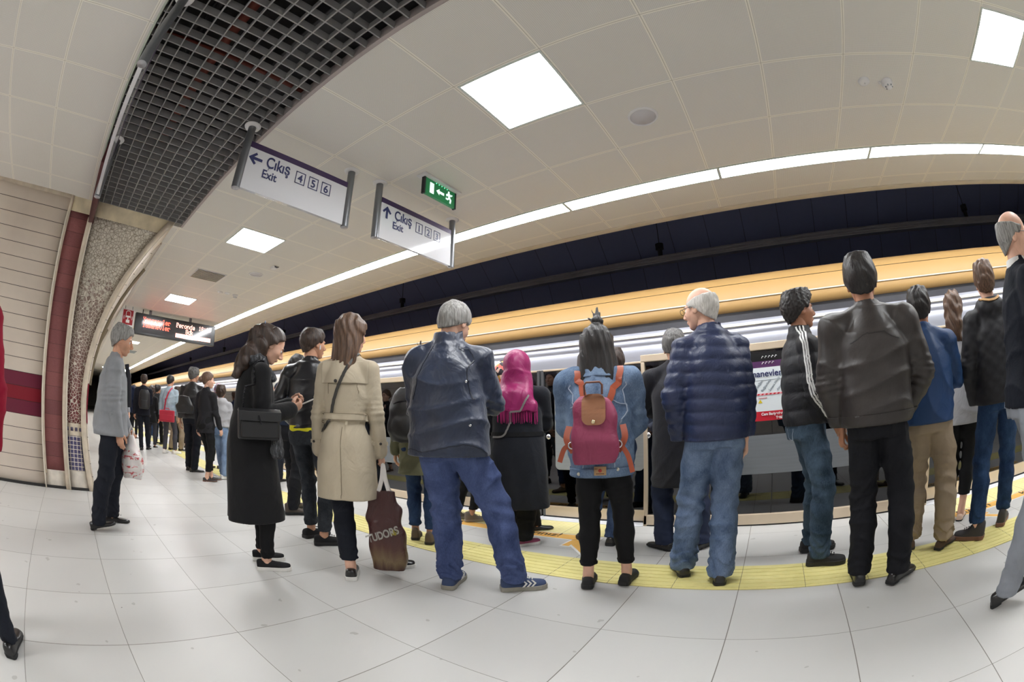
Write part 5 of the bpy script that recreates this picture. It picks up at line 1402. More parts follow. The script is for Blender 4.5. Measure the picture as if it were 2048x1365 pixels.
# 6 trench coat woman
TR = m_cloth('beige_gabardine', lin(190, 178, 156), .75, fold=.010, fsc=6.5, var=.05)
r, J = person('woman in beige belted trench coat with long straight brown hair', -2.345, 1.72, 128, 1.715, 'f', feet=[(-2.27, 1.64, 140), (-2.25, 1.97, 55)], head=(-34, 3), skin='light', hair='long', hcol='brown', sh=.148, lean=(0, 0), hip=(.0, .0),
  arms=[dict(hand=(.215, .04, .80), pole=(.5, -1, 0), curl=.45), dict(hand=(.225, .03, .79), pole=(.5, -1, 0), curl=.85)],
  top=dict(mat=TR, hem=.525, sec=[(.50, .202, .17, -.015), (.70, .197, .165, -.02), (.90, .178, .150, -.02), (1.03, .142, .118, -.01), (1.09, .142, .116, -.01), (1.2, .158, .125, -.012), (1.31, .165, .12, -.015), (1.385, .150, .10, -.018), (1.45, .078, .072, -.01)],
     sr=(.066, .056, .050), wr=.0035, wf=12, name='coat', ch=.035, style='drape', df=17),
  bottom=dict(mat=DKTR, r=(.085, .068, .062), hem=.125), shoes=('sneaker', LE_K, RUB_W, RUB_K))
s = J['s']; bv = bvh_of(J['top'].data)
ring = [(.155*math.cos(a), .135*math.sin(a)-.015, 1.06*s) for a in np.linspace(0, 2*PI, 12, endpoint=False)]
ribbon(bvh_of(J['top'].data, .150), ring, .050, TR, 'belt', r, .004, .010, True, 72, zfix=True)
m_bst = mat('beige_stitching', lin(120, 108, 88), .8)
for dz_ in (-.0235, .0235, -.018): ribbon(bvh_of(J['top'].data, .150), [(a_, b_, c_+dz_) for a_, b_, c_ in ring], .0022, m_bst, 'belt_stitching', r, .013, .0018, True, 72, zfix=True)
for sd in (-1, 1): ribbon(bv, [(sd*.125, -.2, 1.38*s), (sd*.152, -.2, 1.30*s), (sd*.158, -.2, 1.20*s)], .003, m_bst, 'sleeve_seam', r, .0005, .0015)
ribbon(bv, [(-.15, -.2, 1.272*s), (-.05, -.25, 1.268*s), (.05, -.25, 1.268*s), (.15, -.2, 1.272*s)], .0028, m_bst, 'flap_stitching', r, .0045, .002, zfix=True)
ribbon(bvh_of(J['top'].data, .12), [(0, -.25, 1.0*s), (0, -.25, .8*s), (0, -.25, .55*s)], .0025, m_bst, 'back_seam', r, .0005, .0015, zfix=True)
o = ribbon(bv, [(.045, -.2, 1.03*s), (.045, -.2, 1.09*s)], .014, TR, 'belt_loop', r, .009, .004, n=6)
patch(J['top'].data, [((0, 0, 1.275*s), (0, 0, 1)), ((0, -.03, 0), (0, -1, 0)), ((-.155, 0, 0), (1, 0, 0)), ((.155, 0, 0), (-1, 0, 0)), ((0, 0, 1.42*s), (0, 0, -1))], TR, 'storm_flap', r, .003, .004)
MB().lathe([(0, -.006), (.008, -.006), (.011, -.003), (.011, .002)], (-.03, -.172, 1.285*s), 14, 'y').build('button', m_button, r)
for i, (shd, el, wrp, sp, sd) in enumerate(J['arms']):
    u = (wrp-el)/np.linalg.norm(wrp-el); q = wrp-u*.055
    rg = [tuple(q+.062*np.array([math.cos(a), math.sin(a), 0])) for a in np.linspace(0, 2*PI, 10, endpoint=False)]
    ribbon(bv, rg, .022, TR, 'cuff_strap', r, .003, .005, True, 40)
    MB().lathe([(0, -.005), (.007, -.005), (.009, -.002), (.009, .002)], tuple(q+np.array([sd*.02, -.057, 0])), 12, 'y').build('cuff_button', m_button, r)
# her crossbody strap: belongs to a small black bag in front of her left side
p0 = (-.20, .10, .93)
e = held(r, p0, 'crossbody_bag', 'narrow black crossbody strap and bag over the beige trench coat', 'bag')
m_strap = mat('dark_strap_leather', lin(52, 50, 46), .5)
ribbon(bvh_of(J['top'].data, .16), [(.065, .0, 1.46*s), (.055, -.10, 1.43*s), (-.005, -.2, 1.30*s), (-.06, -.2, 1.18*s), (-.11, -.2, 1.06*s), (-.15, -.08, .97*s)], .020, m_strap, 'strap', e, .008, .004, loc=neg(p0))
MB().box(-.02, .03, -.09, .09, -.06, .09).build('bag_body', LQ, e, bevel=.01)
# brown shop bag in her right hand
hand = J['hand1'][0]
PB = NT('brown_plastic_bag'); X, Y, Z = PB.sep(PB.obj()); mr_ = PB.n('ShaderNodeMapRange'); PB.l(Z, mr_.inputs[0]); mr_.inputs[1].default_value = .0; mr_.inputs[2].default_value = .28
PB.set('Base Color', PB.ramp(PB.math('ADD', mr_.outputs[0], PB.math('MULTIPLY', PB.math('SUBTRACT', PB.noise(PB.obj((22, 22, 1)), 1, 2), .5), .5)), [(0, lin(70, 40, 36)), (.25, lin(120, 100, 72)), (.6, lin(82, 48, 42)), (1, lin(70, 38, 38))])); PB.set('Roughness', .32)
PB.bump(PB.noise(PB.obj((1, 1, .6)), 12, 3, .6, 1.2), .015); PB = PB.m
hz_ = hand[2]
e = held(r, (hand[0]+.03, hand[1]-.075, .055), 'shopping_bag', 'brown plastic shopping bag with TUDORS lettering held beside the trench coat', 'shopping bag', rz=math.radians(-8))
v = Vol((-.22, -.10, -.02), (.22, .10, .56), .008)
v.loft([(0, .105, .045, .01, 0), (.10, .125, .052, 0.01, 0), (.3, .122, .040, 0, 0), (.45, .112, .020, -.01, 0), (.53, .108, .012, -.015, 0)], 0, 3.2); v.disp(lambda x, y, z: .003*np.sin(17*z+24*x)*np.sin(9*x-20*z+1)+.002*np.sin(60*x+4*np.sin(9*z))*np.clip(z*3, 0, 1)); V, Fq = v.nets()
o = link('bag_body', np_mesh('bag_body', V, Fq, PB), None, e)
bvb = bvh_of(o.data)
for sy in (-1, 1): ribbon(None, [(-.045, sy*.008, .49), (-.012, sy*.006, .60), (.0, 0, hz_-.055-.075), (.014, sy*.006, .60), (.045, sy*.008, .49)], .024, mat('bag_handle_white', None), 'handle', e, 0, .002)
txt = text_mesh('TUDORS', .070, .0006, 'LEFT', .80, .0025); M4 = frame_matrix((-.105, -.06, .185), (.93, 0, .36), (-.28, 0, .96)); txt.transform(M4)
for v_ in txt.vertices:
    hit = bvb.ray_cast(Vector((v_.co.x, -.3, v_.co.z)), Vector((0, 1, 0)))
    if hit[0]: v_.co.y = hit[0].y-.0025
txt.materials.clear(); txt.materials.append(mat('silver_lettering', lin(206, 204, 198), .3)); link('lettering', txt, None, e)
hit = bvb.ray_cast(Vector((.07, -.3, .27)), Vector((0, 1, 0))); yy = hit[0].y if hit[0] else -.05
MB().prism([(.045, .285), (.06, .262), (.066, .29), (.078, .262), (.086, .288), (.082, .25), (.05, .25)], yy-.004, yy-.001, 'xz').build('crown_mark', mat('olive_gold', lin(150, 140, 50), .4), e)

# 7 woman with black backpack behind, olive skirt
OLV = m_cloth('olive_canvas', lin(112, 112, 88), .85)
r, J = person('woman in olive coat, blue jeans and brown ankle boots behind the navy windbreaker', -2.57, 2.62, 120, 1.56, 'f', feet=[(-2.66, 2.63, 130), (-2.47, 2.61, 115)], hair='bob', hcol='dark', arms=['down', 'front'], top=dict(mat=OLV, hem=.575, sec=[(.55, .20, .15, 0), (.9, .19, .14, -.01), (1.05, .17, .125, -.005), (1.3, .175, .12, -.01), (1.385, .145, .095, -.014), (1.44, .08, .07, -.01)], name='coat'),
  bottom=dict(mat=m_denim('mid_denim', lin(30, 46, 74), lin(58, 78, 112)), r=(.085, .065, .052), hem=.12), shoes=('boot', mat('brown_suede', lin(92, 80, 66), .9), RUB_K))
p0 = (-.02, -.24, .86); e = held(r, p0, 'backpack', 'bulging black backpack between the trench coat and the navy windbreaker', 'backpack')
v = Vol((-.2, -.16, -.05), (.2, .12, .46), .01); v.loft([(0, .13, .10, 0, 0), (.08, .165, .125, 0, -.01), (.25, .16, .12, 0, 0), (.36, .12, .09, 0, .01), (.42, .07, .05, 0, .02)], 0, 2.5); v.ell((0, -.11, .12), (.11, .05, .09), .02); v.disp(wr(.006, 20, 2)); V, Fq = v.nets()
NY = mat('black_nylon', lin(34, 34, 36), .5, bump=.0015, bscale=40); link('bag_body', np_mesh('bag_body', V, Fq, NY), None, e)
bvb = bvh_of(e.children[0].data); ribbon(bvb, [(-.12, -.1, .30), (0, -.16, .33), (.12, -.1, .30)], .008, mat('gunmetal', None), 'zip', e, .001, .002)
for sd in (-1, 1): ribbon(bvh_of(J['top'].data), [(sd*.10, -.10, 1.30*J['s']), (sd*.11, 0, 1.43*J['s']), (sd*.12, .1, 1.3*J['s']), (sd*.13, .12, 1.1*J['s'])], .045, NY, 'shoulder_strap', e, .004, .008, loc=neg(p0))

# 8 navy windbreaker man
def m_nylon():
    t = NT('navy_crinkled_nylon'); v = t.obj((1, 1, .8)); f = t.noise(v, 6, 3, .5, .9); f2 = t.noise(v, 30, 2, .5, .6)
    t.set('Base Color', t.ramp(f, [(.3, lin(19, 31, 55)), (.75, lin(29, 44, 72))])); t.set('Roughness', .44); t.set('Specular IOR Level', .6); t.set('Sheen Weight', .2)
    t.bump(t.math('ADD', t.math('MULTIPLY', f, .022), t.math('MULTIPLY', f2, .0028)), 1.0); return t.m
WB = m_nylon(); CORD = m_denim('slate_blue_corduroy', lin(54, 66, 102), lin(88, 102, 144))
r, J = person('grey haired man in shiny navy windbreaker and slate blue trousers looking down', -1.675, 1.955, 116, 1.765, feet=[(-1.72, 1.98, 112), (-1.36, 2.15, 42)], head=(-24, 26), skin='light', hair='fade', hcol='grey', sh=.19, hip=(0, 0), lean=(-.01, .01),
  arms=[dict(hand=(.03, .27, 1.08), pole=(1, -.7, -.5), hide=True), dict(hand=(.02, .26, 1.12), pole=(1.2, -.4, -.5), hide=True)],
  top=dict(mat=WB, hem=.83, sec=[(.80, .236, .165, -.02), (.88, .234, .170, -.025), (1.05, .218, .165, -.025), (1.22, .212, .160, -.022), (1.32, .215, .145, -.022), (1.39, .18, .11, -.022), (1.455, .085, .08, -.012)], sr=(.076, .070, .060), wr=.006, wf=12, wz=.7, cr2=.017, cf=13, name='windbreaker', cr=.074, ch=.062, k=.05,
     extra=[lambda v, J: v.disp(lambda x, y, z: .007*np.sin(28*x+1.5*np.sin(6*z+2)+5*np.sin(2.2*z))*np.exp(-((z-1.12)/.22)**2)*(y < .02))]),
  bottom=dict(mat=CORD, r=(.108, .086, .072), hem=.055, wr=.004, **{'break': .010}), shoes=('sneaker', mat('navy_suede_trainer', lin(52, 66, 98), .8), mat('grey_rubber', lin(140, 136, 126), .6), RUB_W))
s = J['s']; bv = bvh_of(J['top'].data); m_seam = mat('navy_seam', lin(16, 24, 40), .5)
ribbon(bv, [(-.3, -.1, .87), (-.15, -.25, .87), (0, -.25, .87), (.15, -.25, .87), (.3, -.1, .87)], .004, m_seam, 'hem_stitching', r, .0005, .0015)
for sd in (-1, 1): ribbon(bv, [(sd*.10, -.1, 1.46*s), (sd*.17, -.17, 1.38*s), (sd*.19, -.2, 1.25*s), (sd*.20, -.15, 1.14*s)], .005, m_seam, 'shoulder_seam', r, .0005, .0015)
for q in ((.17, -.2, 1.235), (.17, -.2, 1.0)):
    co, no, _, _ = bv.find_nearest(Vector(q)); MB().lathe([(0, -.004), (.006, -.003), (.008, 0)], tuple(co+no*.002), 12, 'y').build('snap_button', mat('chrome_lock', None), r)
for ch in [c for c in r.children if c.name.startswith('shoe')]:
    b = MB()
    for k in (0, 1, 2): b.add([(.052, .035+k*.026, .030), (.052, .046+k*.026, .030), (.050, .066+k*.026, .05), (.046, .046+k*.026, .070), (.046, .035+k*.026, .070), (.050, .054+k*.026, .05)], [(0, 1, 2, 5), (5, 2, 3, 4)])
    o = b.build('chevrons', RUB_W, ch); so = o.modifiers.new('s', 'SOLIDIFY'); so.thickness = .004; so.offset = 0

# 9 red sleeve person and 10 floral scarf
person('woman in dark red jumper and black trousers mostly hidden by the navy windbreaker', -2.66, 3.52, 110, 1.52, 'f', feet=[(-2.90, 3.46, 60), (-2.70, 3.45, 50)], hair='bob', hcol='dark', arms=['down', dict(hand=(.25, .06, .86), pole=(1, -1, 0))], sh=.19, top=dict(mat=m_cloth('dark_red_knit', lin(124, 36, 54), .9), hem=.85, fit=1.1), bottom=dict(mat=BLKT, hem=.12, r=(.085, .065, .05)), shoes=('boot', mat('grey_hiking_suede', lin(118, 110, 100), .85), mat('grey_rubber', None), RUB_K), res=.014)
flo = NT('floral_scarf'); vo = flo.n('ShaderNodeTexVoronoi'); flo.l(flo.obj(), vo.inputs['Vector']); vo.inputs['Scale'].default_value = 26; cs = flo.sep(vo.outputs['Color'])
flo.set('Base Color', flo.ramp(cs[0], [(0, lin(40, 36, 44)), (.3, lin(226, 96, 78)), (.5, lin(240, 206, 190)), (.7, lin(200, 170, 70)), (.85, lin(232, 120, 110)), (1, lin(60, 60, 70))])); flo.t.nodes[-1].color_ramp.interpolation = 'CONSTANT'
flo.set('Roughness', .6); flo = flo.m
person('woman in orange floral headscarf standing in front of the fuchsia scarf', -2.21, 3.33, 105, 1.535, 'f', feet=[(-2.14, 3.46, 80), (-1.97, 3.47, 40)], hair='scarfhead', hcol=flo, arms=['front', 'front'], top=dict(mat=BLK, hem=.5, fit=.95, name='coat'), bottom=dict(mat=BLKT, hem=.04), shoes=('dress', LE_K, RUB_K), res=.014)

# 11 fuchsia headscarf woman
FU = m_cloth('fuchsia_silk', lin(146, 26, 92), .45, weave=0, fold=.008, fsc=12, spec=.5, var=.12)
NVC = m_cloth('dark_navy_coat', lin(27, 29, 36), .9, fold=.005, sheen=.1)
r, J = person('woman in fuchsia fringed headscarf and long dark navy coat', -1.875, 3.01, 122, 1.555, 'f', feet=[(-2.00, 3.02, 120), (-1.83, 2.99, 60)], hair='hijab', hcol=FU, sh=.19, head=(-12, 6), headscale=1.14, arms=[dict(hand=(.10, .26, 1.02), pole=(1, -.8, -.2), hide=True), dict(hand=(.08, .27, 1.04), pole=(1, -.7, -.2), hide=True)],
  top=dict(mat=NVC, hem=.325, style='drape', df=15, sec=[(.30, .270, .21, -.01), (.6, .262, .20, -.02), (.9, .245, .185, -.02), (1.05, .225, .165, -.015), (1.25, .222, .155, -.02), (1.36, .185, .12, -.02), (1.44, .08, .08, -.01)], sr=(.086, .076, .06), name='coat', wr=.004),
  bottom=dict(mat=BLKT, r=(.095, .085, .08), hem=.05), shoes=('sneaker', mat('pink_mesh_upper', lin(160, 78, 108), .7), RUB_W, RUB_W))
s = J['s']; bv = bvh_of(J['top'].data)
ring = [(.235*math.cos(a), .18*math.sin(a)-.015, 1.03*s) for a in np.linspace(0, 2*PI, 12, endpoint=False)]
ribbon(bvh_of(J['top'].data, .215), ring, .035, m_cloth('black_belt_cloth', lin(14, 14, 17), .7), 'belt', r, .001, .004, True, 60, zfix=True)
hc, hs, Rh = J['hc'], J['hs'], J['Rh']; b = MB(); random.seed(4)
hb = bvh_of(J['hair'].data)
for k in range(46):
    a = -1.25+2.5*k/45; x0 = hc[0]+.150*math.sin(a*1.02)*hs; y0 = -.115-.055*math.cos(a)*1.0; z0 = hc[2]-.325*hs+.012*math.sin(k*.9)
    co, no, _, d = hb.find_nearest(Vector((x0, y0, z0))); x0, y0 = co.x, co.y-.002; zt = max(co.z, z0)
    dx = .012*(random.random()-.5); b.tube([(x0, y0, zt+.01), (x0+dx*.5, y0-.004, zt-.045), (x0+dx, y0-.002, zt-.085-.015*random.random())], [.0034, .003, .0022], 5, smooth=True)
b.build('fringe', FU, J['hair'])
p0 = (-.25, .03, .84); e = held(r, p0, 'shoulder_bag', 'thin grey strap bag crossing the fuchsia scarf and dark navy coat', 'bag')
bh = BVHTree.FromPolygons([v.co for v in J['top'].data.vertices]+[v.co for v in J['hair'].data.vertices], [tuple(p.vertices) for p in J['top'].data.polygons if abs(p.center.x) < .225]+[tuple(i+len(J['top'].data.vertices) for i in p.vertices) for p in J['hair'].data.polygons])
ribbon(bh, [(.10, -.2, 1.37*s), (.03, -.27, 1.26*s), (-.06, -.27, 1.14*s), (-.14, -.22, 1.03*s), (-.215, -.10, .90)], .014, mat('grey_strap', lin(126, 122, 120), .4), 'strap', e, .006, .003, loc=neg(p0))
MB().box(-.015, .03, -.07, .07, -.05, .06).build('bag_body', LQ, e, bevel=.01)

# 12 light shirt man
SH = m_cloth('pale_blue_shirt', lin(196, 206, 230), .8, fold=.006)
r, J = person('man in pale blue shirt and jeans standing in front of the denim jacket', -1.17, 3.33, 100, 1.57, feet=[(-1.40, 3.29, 140), (-1.19, 3.29, 95)], hair='short', hcol='dark', arms=['front', 'front'], top=dict(mat=SH, hem=.85, fit=1.02, name='shirt'), bottom=dict(mat=m_denim('blue_denim', lin(44, 60, 88), lin(84, 102, 136)), hem=.06, r=(.1, .08, .07)), shoes=('sneaker', LE_K, RUB_K), res=.013)
p0 = (.1, .1, 1.0); e = held(r, p0, 'crossbody_strap_bag', 'dark strap over the pale blue shirt shoulder', 'bag')
ribbon(bvh_of(J['top'].data), [(.10, .1, 1.2), (.12, 0, 1.40*J['s']), (.11, -.15, 1.25*J['s']), (.10, -.2, 1.05)], .04, NY, 'strap', e, .003, .006, loc=neg(p0))

# 13 denim jacket girl
DEN = m_denim('light_denim', lin(64, 84, 112), lin(128, 148, 174))
r, J = person('girl in oversized blue denim jacket and black leggings with a small top knot', -.945, 2.43, 107, 1.565, 'f', feet=[(-1.0, 2.37, 108), (-.80, 2.49, 92)], head=(0, 10), skin='light', hair='bob', hcol='black', headscale=1.13, sh=.175, hip=(0, 0), lean=(-.01, .01),
  arms=[dict(hand=(.07, .20, .93), pole=(1.3, -.5, -.3), hide=True), dict(hand=(.07, .22, .95), pole=(1.3, -.4, -.2), hide=True)],
  top=dict(mat=DEN, hem=.695, sec=[(.68, .196, .165, -.01), (.80, .205, .18, -.02), (.95, .215, .175, -.02), (1.12, .215, .175, -.02), (1.28, .21, .155, -.02), (1.37, .185, .12, -.02), (1.445, .085, .085, -.015)], sr=(.094, .092, .060), name='denim_jacket', wr=.006, wf=10, cr=.078, ch=.03, k=.06),
  bottom=dict(mat=BLKT, r=(.098, .068, .045), hem=.135, hemband=BLKT, name='leggings'), shoes=('sneaker', mat('black_canvas', lin(34, 34, 35), .8), RUB_K, RUB_K))
s = J['s']; bv = bvh_of(J['top'].data); TH = mat('pale_denim_thread', lin(150, 162, 180), .8); DD = m_denim('dark_denim_band', lin(54, 72, 98), lin(110, 130, 156))
patch(J['top'].data, [((0, 0, .742), (0, 0, -1))], DEN, 'waistband', r, .003, .004)
for sd in (-1, 1):
    ribbon(bv, [(0, -.3, 1.275*s), (sd*.08, -.3, 1.27*s), (sd*.15, -.25, 1.24*s), (sd*.20, -.15, 1.21*s)], .006, TH, 'yoke_seam', r, .0005, .002, zfix=True)
    ribbon(bv, [(sd*.155, -.12, 1.36*s), (sd*.19, -.2, 1.26*s), (sd*.20, -.25, 1.14*s), (sd*.205, -.25, 1.03*s)], .006, TH, 'armhole_seam', r, .0005, .002)
    ribbon(bv, [(sd*.115, -.3, 1.26*s), (sd*.12, -.3, 1.05*s), (sd*.135, -.3, .85*s), (sd*.14, -.3, .76)], .006, TH, 'back_seam', r, .0005, .002, zfix=True)
    co, no, _, _ = bv.find_nearest(Vector((sd*.15, -.25, .72))); MB().lathe([(0, -.006), (.009, -.005), (.011, 0)], tuple(co+no*.004), 14, 'y').build('metal_button', mat('brass_button', lin(200, 196, 180), .3, .7), r)
co, no, _, _ = bv.find_nearest(Vector((.01, -.3, .72)))
o = MB().box(-.033, .033, -.004, .003, -.024, .024).build('leather_patch', mat('tan_leather_patch', lin(176, 142, 100), .6), r, loc=tuple(co+no*.007)); m_pt = mat('patch_print', lin(110, 70, 50), .6)
MB().lathe([(0, -.0055), (.010, -.0055), (.010, -.003)], (0, 0, .002), 14, 'y').build('red_emblem', mat('patch_red', lin(176, 60, 50), .6), o)
text_obj('lettering', '501', .012, m_pt, o, frame_matrix((-.030, -.0055, .008), (1, 0, 0), (0, 0, 1)))
MB().box(-.022, .022, -.0052, -.003, -.018, -.013).build('print_line', m_pt, o)
# collar flap
o_ = J['off'](1.46*s); v = Vol((-.15, -.17, 1.36*s), (.15, .1, 1.53*s), .007)
v.loft([(1.405*s, .118, .098, o_[0], o_[1]-.02), (1.47*s, .078, .078, o_[0], o_[1]-.012)], 0, 2.0); v.loft([(1.38*s, .106, .086, o_[0], o_[1]-.018), (1.50*s, .064, .066, o_[0], o_[1]-.01)], 0, 2.0, 'c'); v.clipf(lambda x, y, z: y-.03, k=.004); V, Fq = v.nets(); link('collar', np_mesh('collar', V, Fq, DEN), None, r)
# pink folding backpack
PK = m_cloth('raspberry_nylon', lin(142, 56, 86), .55, weave=.0004, fold=.010, fsc=9, spec=.4, var=.06); TN = mat('tan_leather_flap', lin(158, 108, 78), .38, bump=.0004, bscale=200); RS = mat('rust_leather_strap', lin(158, 72, 42), .5)
p0 = (-.012, -.262, .79)
e = held(r, p0, 'pink_backpack', 'raspberry pink backpack with tan leather flap on the denim jacket', 'backpack')
v = Vol((-.19, -.14, -.03), (.19, .12, .42), .007)
v.loft([(0, .105, .055, 0, 0), (.03, .122, .075, 0, -.005), (.12, .120, .085, 0, -.008), (.25, .108, .070, 0, 0), (.335, .098, .050, 0, .005), (.355, .07, .035, 0, .012)], 0, 3.0); v.disp(lambda x, y, z: .005*np.sin(26*x+2*np.sin(9*z))*np.clip(z*4, 0, 1)+.003*np.sin(40*z+10*x)); V, Fq = v.nets()
o = link('bag_body', np_mesh('bag_body', V, Fq, PK), None, e); bvb = bvh_of(o.data)
fl = rrect(-.062, .062, .205, .365, .040); fm = MB().prism([(x*(1-.12*(z-.2)), z) for x, z in fl], 0, .0045, 'xz').mesh('flap', [TN])
bm = bmesh.new(); bm.from_mesh(fm); bmesh.ops.triangulate(bm, faces=bm.faces); bmesh.ops.subdivide_edges(bm, edges=bm.edges, cuts=3, use_grid_fill=True); bm.to_mesh(fm); bm.free()
for v_ in fm.vertices:
    t_ = v_.co.y; hit = bvb.ray_cast(Vector((v_.co.x, -.4, v_.co.z)), Vector((0, 1, 0))); base_y = hit[0].y if hit[0] else -.045
    v_.co.y = min(base_y, -.055+max(0, v_.co.z-.30)*.35)-.004-(.0045-t_)
link('flap', fm, TN, e)
MB().lathe([(0, -.006), (.009, -.005), (.011, 0)], (0, -.098, .222), 16, 'y').build('flap_stud', mat('gold_stud', lin(226, 210, 170), .25, .8), e)
MB().tube([(-.045, -.045, .362), (-.047, -.055, .41), (-.035, -.06, .425), (.035, -.06, .425), (.047, -.055, .41), (.045, -.045, .362)], .008, 8, flat=(1, .7)).build('top_handle', mat('brown_handle_leather', lin(112, 66, 46), .4), e)
for sd in (-1, 1):
    ribbon(bv, [(sd*.045, -.27, 1.14*s), (sd*.070, -.24, 1.23*s), (sd*.098, -.19, 1.32*s), (sd*.118, -.09, 1.41*s), (sd*.125, .03, 1.42*s)], .036, RS, 'shoulder_strap', e, .006, .004, loc=neg(p0))
    ribbon(None, [(sd*.118, .02, .06), (sd*.155, .03, .13), (sd*.145, .07, .20)], .034, RS, 'lower_strap', e, 0, .004)
    ribbon(None, [(sd*.13, .0, .10), (sd*.17, -.01, .04), (sd*.195, -.02, -.05)] if sd > 0 else [(sd*.13, .0, .10), (sd*.165, .0, .08), (sd*.19, .0, .01)], .026, RS, 'strap_tail', e, 0, .003)
    MB().lathe([(.014, 0), (.018, -.003), (.022, 0)], (sd*.122, -.01, .10), 12, 'y').build('buckle', mat('chrome_lock', None), e)

# 14 grey haired man in long coat
CH = m_cloth('charcoal_wool', lin(44, 44, 49), .9, sheen=.1)
r, J = person('grey haired man in charcoal overcoat standing behind the navy puffer jacket', -.655, 3.25, 100, 1.655, feet=[(-.74, 3.22, 150), (-.47, 3.27, 60)], head=(-5, 20), hair='short', hcol='salt', sh=.185, arms=[dict(hand=(.08, .27, 1.1), pole=(1.2, -.5, -.2), hide=True), 'front'],
  top=dict(mat=CH, hem=.50, sec=[(.47, .215, .17, -.01), (.9, .20, .155, -.01), (1.05, .195, .15, -.01), (1.25, .205, .15, -.015), (1.37, .17, .11, -.018), (1.45, .08, .08, -.01)], sr=(.074, .066, .056), name='coat'), bottom=dict(mat=m_cloth('blue_suiting', lin(44, 52, 76), .8), r=(.1, .084, .076), hem=.05), shoes=('dress', LE_K, RUB_K), res=.011)

# 15 navy puffer man
PU = m_cloth('navy_puffer_nylon', lin(40, 50, 82), .45, weave=0, fold=.004, fsc=22, spec=.45, var=.1)
BJ = m_denim('faded_blue_denim', lin(66, 84, 112), lin(122, 140, 168))
r, J = person('white haired man with glasses in navy puffer jacket and faded jeans walking left', -.305, 2.66, 112, 1.775, feet=[(-.50, 2.70, 118), (-.24, 2.58, 100)], head=(46, 4), skin='light', hair='bald', hcol='white', sh=.168, hoff=(-.02, .0), face=True,
  arms=['pocket', dict(hand=(.205, .03, .82), pole=(.3, -1, 0), curl=.45)], top=dict(mat=PU, hem=.855, style='puffer', per=.073, sec=[(.83, .192, .155, -.01), (.95, .198, .165, -.015), (1.15, .198, .165, -.015), (1.3, .205, .155, -.018), (1.39, .19, .125, -.02), (1.46, .09, .085, -.01)], sr=(.076, .070, .058), cr=.074, ch=.05, name='puffer_jacket', k=.03),
  bottom=dict(mat=BJ, r=(.100, .082, .080), hem=.04, **{'break': .009}), shoes=('dress', LE_K, RUB_K, RUB_K))
hc, Rh, hs = J['hc'], J['Rh'], J['hs']; gm = mat('glasses_frame', lin(60, 50, 50), .3, .5)
def glasses(r, J):
    hc, Rh, hs = J['hc'], J['Rh'], J['hs']; b = MB()
    for sd in (-1, 1):
        b.tube([hc+Rh@(np.array([sd*.033+.021*math.cos(a), .106, -.004+.016*math.sin(a)])*hs) for a in np.linspace(0, 2*PI, 17)], .0016, 6)
        b.tube([hc+Rh@(np.array(q)*hs) for q in ((sd*.054, .104, .0), (sd*.072, .09, .0), (sd*.080, .0, .004))], .0016, 6)
    b.tube([hc+Rh@(np.array(q)*hs) for q in ((-.012, .107, 0), (.012, .107, 0))], .0016, 6); b.build('glasses', gm, r)
glasses(r, J)

# 16 stripes jacket man
TK = m_cloth('black_track_quilt', lin(38, 38, 42), .6, fold=.008, fsc=9, spec=.3)
SB = m_denim('dark_blue_grey_denim', lin(38, 52, 66), lin(78, 96, 114))
r, J = person('man with curly black hair in black jacket with three white sleeve stripes, facing right', .285, 2.95, 8, 1.745, feet=[(.37, 3.10, 10), (.40, 2.80, -5)], head=(14, -2), skin='tan', hair='curly', hcol='black', sh=.19, face=True, lean=(0, .0),
  arms=['pocket', dict(hand=(.17, .15, .90), pole=(.7, -1, 0), curl=.3)], top=dict(mat=TK, hem=.885, style='puffer', per=.11, sec=[(.86, .165, .140, -.01), (.94, .185, .150, -.012), (1.15, .19, .150, -.01), (1.3, .19, .140, -.015), (1.385, .16, .11, -.018), (1.455, .085, .08, -.01)], sr=(.068, .060, .050), cr=.07, ch=.045, name='jacket'),
  bottom=dict(mat=SB, r=(.096, .078, .070), hem=.05, **{'break': .010}), shoes=('sneaker', mat('black_suede_trainer', lin(30, 29, 29), .8), RUB_K, RUB_K))
shd, el, wrp, sp, sd = J['arms'][1]; bv = bvh_of(J['top'].data); ST = mat('white_stripe', lin(222, 222, 222), .6)
u1 = (el-shd)/np.linalg.norm(el-shd); out1 = np.array([1, -.55, 0.]); out1 -= u1*(out1@u1); out1 /= np.linalg.norm(out1); t1 = np.cross(u1, out1)
u2 = (wrp-el)/np.linalg.norm(wrp-el); out2 = np.array([1, -.5, .0]); out2 -= u2*(out2@u2); out2 /= np.linalg.norm(out2); t2 = np.cross(u2, out2)
for k in (-1, 0, 1):
    a = k*.022
    pts = [np.array([.085, -.02+a*1.4, 1.50]), np.array([.15, -.03+a*1.3, 1.47])]+[shd+u1*q+out1*.1+t1*a*(-1) for q in (-.0, .08, .16, .24)]+[el+u2*q+out2*.09+t2*a*(-1) for q in (.02, .10, .18, .235)]
    ribbon(bv, pts, .011, ST, 'sleeve_stripe', r, .0015, .002, n=80)
bb = bvh_of(J['bottom'].data); co = (.10, -.2, .84)
ribbon(bb, [(.03, -.2, .87), (.035, -.2, .76), (.085, -.2, .715), (.135, -.2, .76), (.145, -.18, .87)], .004, TH, 'pocket_stitching', r, .0005, .0015)

